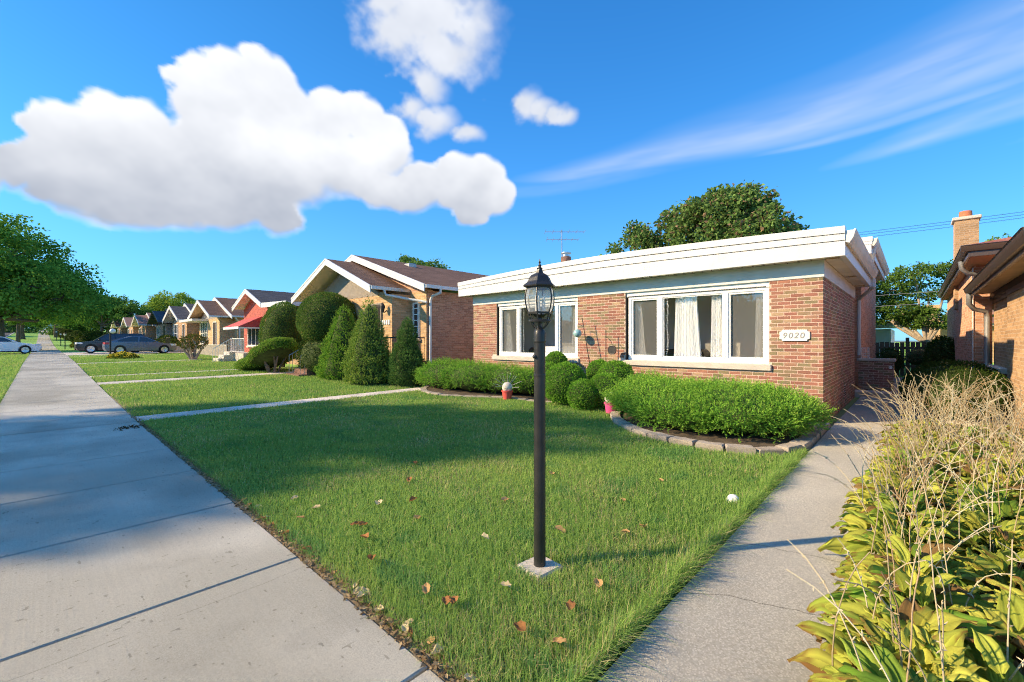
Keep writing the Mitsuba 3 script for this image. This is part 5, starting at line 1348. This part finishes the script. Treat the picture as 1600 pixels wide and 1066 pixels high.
shrub('big dark rounded hedge in the shade between the two houses', (.55, 12.3, .52), (.80, 1.3, .62), 9000, 640, (.030, .060, .014), (.055, .10, .02), size=(.035, .06), lump=.10)
shrub('leafy dark bush in the back yard against the tan brick wall', (.75, 22.6, .85), (.5, .8, .85), 3000, 641, (.035, .07, .016), (.09, .15, .025), size=(.06, .10))
shrub('loose sunlit bush with tan dried heads near the back fence', (.1, 24.6, .85), (.42, .4, .35), 1200, 642, (.30, .22, .12), (.48, .36, .2), size=(.05, .09), lump=.4)
shrub('tangled dark shrub at the left end of the back fence', (-.75, 24.2, .65), (.4, .5, .6), 1500, 643, (.04, .07, .02), (.10, .15, .03), size=(.06, .10), lump=.4)
# overhead cables
for k, (z0_, z1_, yy) in enumerate([(7.62, 7.42, 30.0), (7.50, 7.30, 30.05), (7.30, 7.22, 30.1)]):
    pts = [(x, yy, z0_ + (z1_ - z0_) * (x + 14) / 30 - .35 * (1 - ((x - 1) / 15) ** 2) + .2) for x in np.linspace(-14, 16, 25)]
    solo('overhead_cable', tube(pts, .010, 5), cable_m, ['uppermost thin cable crossing the sky behind the chimney', 'second thin cable crossing the sky behind the chimney', 'lowest of the three thin cables behind the chimney'][k], 'cable')
for k, (za, zb_) in enumerate([(3.75, 3.95), (3.2, 3.45)]):
    pts = [(x, 27.4, za + (zb_ - za) * (x + 8) / 14 - .1 * (1 - ((x + 1) / 7) ** 2)) for x in np.linspace(-8, 6, 15)]
    solo('service_cable', tube(pts, .011, 5), galv, ['upper pale cable strung through the leaning tree', 'lower pale cable strung through the leaning tree'][k], 'cable')
# ---------------------------------------------------------------- cars
def paint(c, metallic=.25):
    return {'type': 'principled', 'base_color': {'type': 'rgb', 'value': list(c)}, 'metallic': metallic, 'roughness': .32, 'clearcoat': 1.0, 'clearcoat_gloss': .95}
paint_white = m('mat_paint_white', paint((.78, .79, .80), .0))
paint_black = m('mat_paint_black', paint((.014, .015, .020), .1))
paint_blue = m('mat_paint_blue', paint((.13, .155, .21), .5))
rubber = m('mat_rubber', pr((.02, .02, .02), .8))
rim_m = m('mat_rim', pr((.62, .63, .65), .3, metallic=.85))
lens_white = m('mat_lens_white', pr((.75, .77, .80), .12, clearcoat=1.0))
lens_red = m('mat_lens_red', pr((.45, .02, .02), .15, clearcoat=1.0))
def car(label, body_pts, cabin_pts, side_glass, screen, rear_screen, belt, wb, width, wr, pm, loc, rz, group=None, name='car'):
    """side profile in (length, height), nose towards +length; loc = middle of the car on the ground"""
    key = thing(name, label, 'car', group)
    hw = width / 2
    L = max(p[0] for p in body_pts)
    def warp(v):
        v = v.copy()
        x, y, z = v[:, 0], v[:, 1], v[:, 2]
        k = 1 - np.clip(z - belt, 0, 2) * .30
        k *= 1 - .16 * np.abs(x / L) ** 5 - .05 * np.clip(.45 - z, 0, 1)
        k *= 1 + .015 * np.sin(np.clip(z / belt, 0, 1) * math.pi)
        v[:, 1] = y * k
        v[:, 0] = x - np.sign(x) * .12 * (y / hw) ** 2 * np.clip(np.abs(x) / L - .6, 0, 1) * 2.5
        return v
    def put(vf, smooth=35):
        v, f = vf
        c, s = math.cos(rz), math.sin(rz)
        return np.stack([v[:, 0] * c - v[:, 1] * s + loc[0], v[:, 0] * s + v[:, 1] * c + loc[1], v[:, 2] + loc[2]], -1), f
    def extr(pts, y0, y1):
        mm = CrossSection([np.asarray(pts, float)], m3.FillRule.NonZero).extrude(y1 - y0)
        return mm.transform([[1, 0, 0, 0], [0, 0, -1, y1], [0, 1, 0, 0]])
    body = extr(body_pts, -hw, hw) + extr(cabin_pts, -hw + .015, hw - .015)
    for wx in wb:
        for sgn in (-1, 1):
            cyl = Manifold.cylinder(.34, wr + .055, wr + .055, 28).rotate([90, 0, 0]).translate([wx, sgn * (hw - .10) + .17, wr])
            body = body - cyl
    bm_ = body.refine_to_length(.14).to_mesh()
    part(key, 'body', put((warp(bm_.vert_properties[:, :3].astype(float)), bm_.tri_verts)), pm, smooth=28)
    for q_, poly in enumerate(side_glass):
        for sgn in (-1, 1):
            g_ = extr(poly, sgn * (hw - .015) - .012, sgn * (hw - .015) + .012).refine_to_length(.2).to_mesh()
            v = warp(g_.vert_properties[:, :3].astype(float))
            part(key, 'side_window', put((v, g_.tri_verts)), dark_glass)
    for nm, (a, b) in (('windshield', screen), ('rear_window', rear_screen)):
        a, b = np.array(a), np.array(b)
        n = np.array([-(b - a)[1], (b - a)[0]]); n = n / np.linalg.norm(n)
        if n[1] < 0: n = -n
        g_ = extr([a - n * .01, b - n * .01, b + n * .008, a + n * .008][::1] if np.cross(b - a, n) > 0 else [a + n * .008, b + n * .008, b - n * .01, a - n * .01], -hw + .12, hw - .12).refine_to_length(.25).to_mesh()
        part(key, nm, put((warp(g_.vert_properties[:, :3].astype(float)), g_.tri_verts)), dark_glass)
    for wx in wb:
        for sgn in (-1, 1):
            w = numbered('wheel', key)
            tyre = lathe([(wr * .66, -.10), (wr * .93, -.11), (wr, -.07), (wr, .07), (wr * .93, .11), (wr * .66, .10)], (0, 0, 0), 26)
            def upright(vf): return vf[0][:, [0, 2, 1]] * [1, sgn, 1] + [wx, sgn * (hw - .115), wr], vf[1]
            part(w, 'tyre', put(upright(tyre)), rubber, smooth=40)
            dsk = [lathe([(0, .03), (wr * .2, .05), (wr * .2, .02), (wr * .67, .02), (wr * .68, .095), (wr * .62, .09), (wr * .60, .035)], (0, 0, 0), 24)]
            for k in range(5):
                a = k * 2 * math.pi / 5 + .3
                for da in (-.12, .12):
                    dsk.append(arr(xf(hull([(wr * .12, -.018, .045), (wr * .12, .018, .045), (wr * .64, -.03, .088), (wr * .64, .03, .088), (wr * .12, -.018, .07), (wr * .12, .018, .07), (wr * .64, -.03, .10), (wr * .64, .03, .10)]), a + da)))
            part(w, 'rim', put(upright(cat(dsk))), rim_m, smooth=30)
            part(w, 'hub_shadow', put(upright(lathe([(0, .0), (wr * .66, .0), (wr * .66, .012), (0, .012)], (0, 0, 0), 20))), rubber)
    zb = belt
    for sgn in (-1, 1):
        def blk(x0, x1, y0, y1, z0, z1): return warp(np.array(arr(bbox(x0, x1, sgn * y0, sgn * y1, z0, z1, .02).refine_to_length(.1))[0])), arr(bbox(x0, x1, sgn * y0, sgn * y1, z0, z1, .02).refine_to_length(.1))[1]
        part(key, 'headlight', put(blk(L - .42, L - .015, hw - .42, hw + .006, zb - .32, zb - .17)), lens_white, smooth=40)
        part(key, 'taillight', put(blk(-L + .0, -L + .36, hw - .42, hw + .008, zb - .20, zb - .02)), lens_red, smooth=40)
        part(key, 'mirror', put((np.array(arr(ball((screen[0][0] - .28, sgn * (hw + .06), zb + .06), (.09, .10, .07), 2))[0]), arr(ball((0, 0, 0), 1, 2))[1])), pm, smooth=True)
        for hx in (.15, -.85):
            part(key, 'door_handle', put(blk(hx - .1, hx + .1, hw - .02, hw + .028, zb - .11, zb - .08)), pm)
    part(key, 'grille', put((warp(np.array(arr(bbox(L - .10, L - .02, -.42, .42, .28, .46, .02).refine_to_length(.1))[0])), arr(bbox(L - .10, L - .02, -.42, .42, .28, .46, .02).refine_to_length(.1))[1])), rubber)
    part(key, 'underside', put(arr(box(-L + .3, L - .3, -hw + .12, hw - .12, .16, .35))), rubber)
    return key
sedan_body = [(-2.32, .40), (-2.24, .26), (2.20, .22), (2.33, .36), (2.35, .56), (2.24, .68), (1.70, .82), (1.02, .93), (0, .965), (-1.5, .99), (-2.10, 1.00), (-2.30, .90), (-2.36, .64)]
sedan_cab = [(1.12, .90), (.30, 1.36), (-.10, 1.43), (-.60, 1.42), (-1.10, 1.32), (-2.0, .99), (-1.9, .90)]
sedan_gl = [[(.86, .985), (.24, 1.325), (-.16, 1.375), (-.20, .985)], [(-.28, .985), (-.25, 1.375), (-.62, 1.37), (-1.05, 1.28), (-1.55, 1.06), (-1.50, .99)]]
zc_ = float(gz(-47.4, 5.5))
car('parked dark blue-grey sedan seen from the side, nose to the houses', sedan_body, sedan_cab, sedan_gl, ((1.06, .95), (.34, 1.35)), ((-1.12, 1.325), (-1.92, 1.03)), .965, (1.42, -1.38), 1.82, .335, paint_blue, (-47.4, 5.6, zc_ + .01), math.pi / 2)
zc_ = float(gz(-54, -2.2))
car('white coupe pulling across the sidewalk at the left edge', sedan_body, sedan_cab, sedan_gl, ((1.06, .95), (.34, 1.35)), ((-1.12, 1.325), (-1.92, 1.03)), .965, (1.42, -1.38), 1.82, .335, paint_white, (-54.0, -2.35, zc_ + .01), math.pi / 2)
suv_body = [(-2.40, .45), (-2.32, .30), (2.30, .26), (2.42, .42), (2.44, .70), (2.36, .84), (1.80, .99), (1.15, 1.07), (0, 1.09), (-1.8, 1.12), (-2.36, 1.10), (-2.44, .75)]
suv_cab = [(1.30, 1.03), (.52, 1.60), (.20, 1.68), (-1.60, 1.70), (-2.10, 1.62), (-2.40, 1.10), (-2.3, 1.03)]
suv_gl = [[(1.02, 1.12), (.48, 1.54), (.02, 1.60), (-.02, 1.12)], [(-.10, 1.12), (-.07, 1.60), (-.95, 1.615), (-1.0, 1.12)], [(-1.08, 1.12), (-1.03, 1.615), (-1.95, 1.58), (-2.12, 1.16)]]
zc_ = float(gz(-51.4, 4.2))
car('black parked sport utility vehicle nose towards the sidewalk, behind the blue-grey sedan', suv_body, suv_cab, suv_gl, ((1.24, 1.09), (.56, 1.59)), ((-2.12, 1.60), (-2.38, 1.18)), 1.085, (1.48, -1.42), 1.90, .37, paint_black, (-51.6, 4.25, zc_ + .01), -math.pi / 2)
# ---------------------------------------------------------------- the hosta bed on the right
def hosta_leaf(r, L, W, base, az, el, droop, tone, brown, roll=0.0):
    """one broad ribbed leaf on its stalk, arching over"""
    nu, nv = 9, 9
    u = np.linspace(0, 1, nu)
    ang = el - droop * u ** 1.3
    seg = L / (nu - 1)
    px_, pz_ = np.concatenate([[0], np.cumsum(np.cos(ang[:-1]) * seg)]), np.concatenate([[0], np.cumsum(np.sin(ang[:-1]) * seg)])
    half = W * .5 * (np.sin(np.pi * np.clip(u * .95 + .05, 0, 1) ** .66)) ** .95
    half[0] = W * .07; half[-1] = .002
    s = np.linspace(-1, 1, nv)
    rip = .016 * np.cos(s[None] * 9.4) * np.sin(np.pi * u)[:, None] * (L / .26)
    cup = .34 * half[:, None] * np.abs(s)[None] ** 1.4
    wav = .012 * np.sin(u * 11 + r.uniform(0, 6))[:, None] * s[None] ** 2 * np.sign(s)[None]
    nx, nz = -np.sin(ang)[:, None], np.cos(ang)[:, None]
    off = cup + rip + wav
    X_ = px_[:, None] + nx * off; Z_ = pz_[:, None] + nz * off; Y_ = half[:, None] * s[None]
    X_, Y_, Z_ = X_ + 0 * s[None], Y_ * math.cos(roll), Z_ + Y_ * math.sin(roll)
    c, sn = math.cos(az), math.sin(az)
    v = np.stack([base[0] + X_ * c - Y_ * sn, base[1] + X_ * sn + Y_ * c, base[2] + Z_], -1).reshape(-1, 3)
    f = [(j * nv + i, j * nv + i + 1, (j + 1) * nv + i + 1, (j + 1) * nv + i) for j in range(nu - 1) for i in range(nv - 1)]
    col = np.repeat(np.array(tone)[None], nu * nv, 0).reshape(nu, nv, 3)
    col = col * (1 + .22 * np.cos(s * 4 * np.pi))[None, :, None]
    n_ = meshkit.fbm(np.stack([u[:, None] * 5 + s[None] * 0, s[None] * 3 + u[:, None] * 0, np.full((nu, nv), r.uniform(0, 90))], -1), 3)
    wear = np.clip((np.maximum(u[:, None], np.abs(s)[None] * .95) * .75 + (n_ - .5) * 1.3 + brown - .78) * 5, 0, 1)[..., None]
    col = col * (1 - wear) + np.array([.26, .135, .05]) * wear
    return v, np.array(f), np.clip(col.reshape(-1, 3), 0, 1)
def stalk_path(r, x, y, h, lean, curl):
    a = r.uniform(0, 6.28)
    n = 9
    p = [np.array([x, y, .05])]
    d = np.array([math.cos(a) * lean, math.sin(a) * lean, 1.0])
    cv = np.array([math.cos(a + r.normal(0, .6)), math.sin(a + r.normal(0, .6)), -.55]) * curl
    for k in range(n):
        d = d / np.linalg.norm(d)
        p.append(p[-1] + d * h / n)
        d = d + cv * ((k + 1) / n) ** 2 + r.normal(0, .035, 3)
    return np.array(p)
hr = np.random.default_rng(77)
spots = []
for yy in np.arange(2.0, 8.9, .38):
    for xx in np.arange(-.02, 2.0, .40):
        x, y = xx + hr.normal(0, .07), yy + hr.normal(0, .07) + .2 * (int(xx / .42) % 2)
        if x > .215 * y + .62 or x < -.02 - .018 * (y - 2): continue
        spots.append((x, y))
for yy in np.arange(1.95, 5.6, .30):            # the front row along the walk stands closer
    spots.append((hr.normal(.0, .05) - .018 * (yy - 2), yy + hr.normal(0, .04)))
spots.sort(key=lambda p: math.hypot(*p))
part_n = 0
HG = 'hostas in the bed beside the concrete walk'
stalk_cols = [(.44, .35, .20), (.52, .43, .27), (.36, .25, .13), (.56, .49, .33)]
for q_, (x, y) in enumerate(spots):
    d_ = math.hypot(x, y)
    key = thing('hosta', 'yellowing broad-leaved hosta with dry flower stalks in the bed by the walk', 'plant', HG)
    near = d_ < 4.6
    nl = 46 if near else 40
    yellow = np.clip(hr.normal(.60, .25), 0, 1)
    lf = []
    for k in range(nl):
        t = (k + .5) / nl
        az = k * 2.399 + hr.normal(0, .45)
        el = 1.15 - 1.0 * t + hr.normal(0, .30)
        L = hr.uniform(.14, .235) * (1.0 if t > .25 else .85)
        W = L * hr.uniform(.38, .62)
        rb = .04 + .21 * t
        hb = .33 - .23 * t + hr.normal(0, .025)
        yl = np.clip(yellow + hr.normal(0, .28), 0, 1)
        tone = np.array([.19, .36, .05]) * (1 - yl) + np.array([.56, .56, .10]) * yl
        if hr.uniform() < .07: tone = np.array([.30, .19, .08])
        tone = tone * hr.uniform(.8, 1.15)
        lf.append(hosta_leaf(hr, L, W, (x + rb * math.cos(az), y + rb * math.sin(az), hb), az, el * .75, 1.0 + .5 * t + hr.normal(0, .15), tone, -.02 + .26 * hr.uniform() ** 2 + (.12 if t > .75 else 0), hr.normal(0, .42)))
    if near:
        for l_ in lf:
            part(key, 'leaf', (l_[0], l_[1]), hosta_m, smooth=True, color=l_[2])
    else:
        v, f, c = join(lf)
        part(key, 'leaves', (v, f), hosta_m, smooth=True, color=c, kind='stuff')
    # leaf stalks and fallen brown leaves round the foot
    st_ = [tube([(x, y, .0), (x + .05 * math.cos(k), y + .05 * math.sin(k), .16), (x + .10 * math.cos(k), y + .10 * math.sin(k), .24)], .006, 4) for k in np.arange(0, 6.2, .7)]
    v, f = cat(st_)
    part(key, 'stem', (v, f), hosta_m, color=np.repeat([[.20, .26, .05]], len(v), 0))
    far_w = np.clip((y - 3.0) / 4.0, 0, 1)
    ns = int(hr.poisson(2.6 + 8.5 * far_w))
    for k in range(ns):
        hgt = hr.uniform(.55, .85) + .42 * far_w * hr.uniform(.5, 1)
        pth = stalk_path(hr, x + hr.normal(0, .10), y + hr.normal(0, .10), hgt, hr.uniform(.0, .45), hr.uniform(.0, .55))
        rad = np.linspace(.0038, .0021, len(pth))
        ms = [tube(pth, rad, 5, False)]
        for _ in range(7):                       # the little knobs of the spent flowers
            w_ = hr.uniform(.55, 1)
            i_ = int(w_ * (len(pth) - 1))
            b0 = pth[i_]
            e_ = b0 + rand_dirs(1, hr)[0] * .022
            ms.append(tube([b0, (b0 + e_) / 2, e_], [.0015, .0030, .0007], 4, False))
        v, f = cat(ms)
        cc = np.array(stalk_cols[hr.integers(0, 4)]) * hr.uniform(.8, 1.15)
        part(key, 'flower_stalk', (v, f), dry_m, smooth=True, color=np.repeat(cc[None], len(v), 0))
setting('hosta_bed_soil', ground_quad(-.13, 2.6, 1.27, 8.74, .012), dirt)
# dead leaves lying along the rim of the bed
n = 1100
yy = hr.uniform(1.9, 8.4, n)
P = np.column_stack([-.15 + np.abs(hr.normal(0, .12, n)), yy, .02 + hr.uniform(0, .05, n)])
v, f, c = leaf_quads(P, unit(hr.normal(0, 1, P.shape) * [1, 1, .35]), hr.uniform(.04, .085, n), .6, hr, colors(n, (.30, .16, .08), (.55, .36, .17), hr), .6)
solo('leaf_litter', (v, f), leaf_m, 'brown withered leaves along the rim of the hosta bed', 'leaf litter', color=c, kind='stuff')
# tall dry stems reaching out over the walk
for k in range(9):
    x, y = hr.uniform(-.16, .05), hr.uniform(2.0, 6.4)
    pth = stalk_path(hr, x, y, hr.uniform(.5, .9), .35, .15)
    pth[:, 0] -= np.linspace(0, .22, len(pth)) * hr.uniform(.2, 1)
    v, f = tube(pth, np.linspace(.004, .002, len(pth)), 5, False)
    solo('dry_stem', (v, f), dry_m, 'thin dry stem leaning out over the grey walk from the bed', 'dry stem', 'dry stems leaning over the walk', smooth=True, color=np.repeat([[.46, .33, .2]], len(v), 0))

# ---------------------------------------------------------------- small things
LEAVES = [(-4.33, 1.63, 0), (-3.95, 1.67, 0), (-3.82, 1.49, 1), (-3.63, 2.11, 0), (-3.35, 1.74, 2), (-3.30, 1.78, 2), (-3.08, 1.67, 2), (-3.46, 2.37, 2), (-3.09, 2.16, 1), (-2.40, 2.29, 0), (-2.83, 2.96, 1), (-2.06, 2.79, 1), (-2.01, 3.71, 1), (-1.61, 3.29, 1), (-1.43, 2.33, 1), (-1.84, 1.93, 0), (-1.98, 1.58, 2), (-1.95, 1.61, 2), (-1.51, 1.69, 2), (-1.66, 3.1, 1), (-1.43, 2.03, 2), (-2.16, 1.57, 1), (-2.74, 1.54, 2), (-2.0, 4.51, 1), (-4.0, 2.69, 2), (-4.5, 3.1, 2), (-3.0, 3.9, 1), (-1.3, 1.75, 1)]
LC = [(.75, .60, .36), (.62, .38, .17), (.40, .19, .08)]
LG = ['pale tan dead leaf lying on the lawn', 'orange-brown dead leaf lying on the lawn', 'dark reddish-brown dead leaf lying on the lawn']
fr_ = np.random.default_rng(88)
def dead_leaf(x, y, z, tone, size):
    nu, nv = 6, 5
    u, s = np.linspace(0, 1, nu), np.linspace(-1, 1, nv)
    half = .36 * size * np.sin(np.pi * (u * .9 + .06)) ** .7 * (1 + .25 * np.sin(u * 16))
    az = fr_.uniform(0, 6.28)
    curl = fr_.uniform(.5, 1.3)
    X_ = (u[:, None] - .5) * size + 0 * s[None]
    Y_ = half[:, None] * s[None]
    Z_ = curl * .5 * size * (s[None] ** 2 * (half[:, None] / (.36 * size + 1e-6)) ** 2 * .45 + (u[:, None] - .4) ** 2 * .5) + .01 * fr_.normal(0, .5, (nu, nv))
    tl = fr_.normal(0, .22)
    c, sn = math.cos(az), math.sin(az)
    v = np.stack([x + X_ * c - Y_ * sn, y + X_ * sn + Y_ * c, z + Z_ + X_ * tl], -1).reshape(-1, 3)
    f = [(j * nv + i, j * nv + i + 1, (j + 1) * nv + i + 1, (j + 1) * nv + i) for j in range(nu - 1) for i in range(nv - 1)]
    return v, np.array(f), np.repeat(np.array(tone)[None] * fr_.uniform(.85, 1.2), nu * nv, 0)
for x, y, k in LEAVES:
    v, f, c = dead_leaf(x, y, .055, LC[k], fr_.uniform(.060, .095))
    solo('fallen_leaf', (v, f), leaf_m, LG[k], 'leaf', ['pale tan leaves on the lawn', 'orange-brown leaves on the lawn', 'dark leaves on the lawn'][k], smooth=True, color=c)
for k in range(26):
    x = -1.35 - 3.6 * fr_.uniform() ** 1.2
    v, f, c = dead_leaf(x, SW1 + .05 + abs(fr_.normal(0, .03)), .012, LC[fr_.integers(0, 3)], fr_.uniform(.03, .07))
    solo('edge_leaf', (v, f), leaf_m, 'small dry curled leaf in the dirt seam along the sidewalk edge', 'leaf', 'dry leaves along the sidewalk edge', smooth=True, color=c)
solo('white_dome', lathe([(.058, .0), (.056, .03), (.045, .055), (.025, .07), (0, .075)], (-1.27, 4.47, .015), 18), white_plain, 'small white half-round cap lying in the grass near the walk', 'cap', smooth=50)
# crumbs of soil and leaf along the pavement's edge
r = np.random.default_rng(89)
n = 1500
xe = -1.2 - 10.5 * r.uniform(0, 1, n) ** 1.3
P = np.column_stack([xe, SW1 + np.abs(r.normal(.0, .05, n)) - .012, .003 + r.uniform(0, .012, n)])
v, f, c = leaf_quads(P, unit(r.normal(0, 1, P.shape) * [1, 1, .3]), r.uniform(.010, .038, n), .7, r, colors(n, (.16, .10, .055), (.50, .38, .22), r), .6)
solo('edge_debris', (v, f), leaf_m, 'crumbs of soil and broken leaf along the edge of the sidewalk', 'debris', color=c, kind='stuff')
# twig debris on the pavement
r = np.random.default_rng(90)
n = 60
P = np.column_stack([-10.3 + r.normal(0, .10, n), 1.05 + r.normal(0, .12, n), .004 + np.abs(r.normal(0, .008, n))])
v, f, c = leaf_quads(P, unit(r.normal(0, 1, P.shape) * [1, 1, .1]), r.uniform(.03, .09, n), .4, r, colors(n, (.05, .04, .025), (.12, .09, .05), r))
solo('debris_patch', (v, f), leaf_m, 'small dark patch of twigs and leaf debris on the sidewalk edge', 'debris', color=c, kind='stuff')

# pots with painted balls and wire hair
def pot_head(label, x, y, z, s, potm, spikes, seed):
    z0_ = z
    r_ = np.random.default_rng(seed)
    key = thing('flower_pot', label, 'flower pot')
    part(key, 'pot', xf(lathe([(0, 0), (.075, 0), (.098, .15), (.108, .15), (.110, .175), (.095, .175), (.09, .16), (0, .15)], (0, 0, 0), 22), 0, (x, y, z), s), potm, smooth=40)
    b = ball((x, y, z + .235 * s), .098 * s, 3)
    bv = b.vertices - [x, y, z + .235 * s]
    b.vertices = b.vertices + bv * ((meshkit.noise(bv * 40, 2) - .5)[:, None] * .05)
    part(key, 'ball', b, weathered, smooth=True)
    t = unit(np.array([0.55, -.83, 0]))
    sd = np.array([-t[1], t[0], 0])
    if spikes:
        part(key, 'mouth', tube([np.array([x, y, z + .225 * s]) + t * .094 * s - sd * .045, np.array([x, y, z + .215 * s]) + t * .098 * s, np.array([x, y, z + .225 * s]) + t * .094 * s + sd * .045], .005, 6), black_paint)
        for k in range(11):
            a = -1.5 + 3.0 * k / 10 + r_.normal(0, .08)
            d_ = sd * math.sin(a) + np.array([0, 0, 1]) * max(.05, math.cos(a)) + t * r_.normal(0, .25)
            d_ = d_ / np.linalg.norm(d_)
            c_ = np.array([x, y, z + .235 * s])
            part(key, 'wire_hair', cat(tube([c_ + d_ * .08 * s, c_ + d_ * s * r_.uniform(.22, .30)], .0045, 5), ball(c_ + d_ * .27 * s, .010, 1)), galv)
pot_head('coral red pot holding a pale ball with wire hair, at the left planting bed', -7.62, 8.05, .055, 1.35, coral, True, 1)
pot_head('pink pot with a pale ball, half hidden behind the big yew', -4.60, 7.98, .05, 1.35, pink, False, 2)
# garden hooks at the pier between the windows
hk = thing('garden_hook', 'thin leaning shepherd hook with a blue glass ball, before the brick pier', 'garden hook')
hx, hy = -5.73, 9.22
tp_ = np.array([-6.15, 9.24, 2.13])
part(hk, 'rod', tube([(hx, hy, .05), tp_], .010, 6), black_paint)
part(hk, 'arm', tube([tp_ - [-.04, 0, .22], tp_ - [.07, 0, .16], tp_ - [.12, 0, .14], tp_ - [.14, 0, .2]], .007, 6), black_paint)
blue_ball = m('mat_blue_ball', pr(vary((.20, .42, .46), .4, 18, 60, tint=(.34, .50, .50)), .3, clearcoat=.6))
part(hk, 'ball', ball(tp_ - [.14, 0, .385], .105, 3), blue_ball, smooth=True)
part(hk, 'hanger', tube([tp_ - [.14, 0, .2], tp_ - [.14, 0, .29]], .004, 4), black_paint)
hk = thing('garden_hook', 'straight shepherd hook with a round dark plaque, right part of the brick pier', 'garden hook')
hx, hy = -5.48, 9.26
part(hk, 'rod', tube([(hx, hy, .05), (hx, hy, 1.83)], .009, 6), black_paint)
part(hk, 'arm', tube([(hx, hy, 1.66), (hx + .08, hy, 1.60), (hx + .14, hy, 1.54), (hx + .17, hy, 1.46)], .006, 6), black_paint)
dk = lathe([(0, -.012), (.105, -.012), (.105, .012), (0, .012)], (0, 0, 0), 24)
part(hk, 'plaque', (dk[0][:, [0, 2, 1]] + [hx + .165, hy, 1.335], dk[1]), black_paint, smooth=30)
rg = lathe([(.085, -.014), (.098, -.016), (.108, -.012), (.108, .012), (.085, .014)], (0, 0, 0), 24)
part(hk, 'plaque_rim', (rg[0][:, [0, 2, 1]] * [1.06, 1.1, 1.06] + [hx + .165, hy, 1.335], rg[1]), dark_brown, smooth=30)
part(hk, 'hanger', tube([(hx + .17, hy, 1.46), (hx + .165, hy, 1.43)], .004, 4), black_paint)
# two stepping stones in the gap of the bed
st_ = thing('stepping_stone', 'flat grey slab in the gap of the bed beside the pink pot', 'paving stone')
part(st_, 'slab', bbox(-5.1, -4.75, 8.05, 8.5, -.03, .05, .012), old_concrete)
scene = {k: v for k, v in scene.items()}
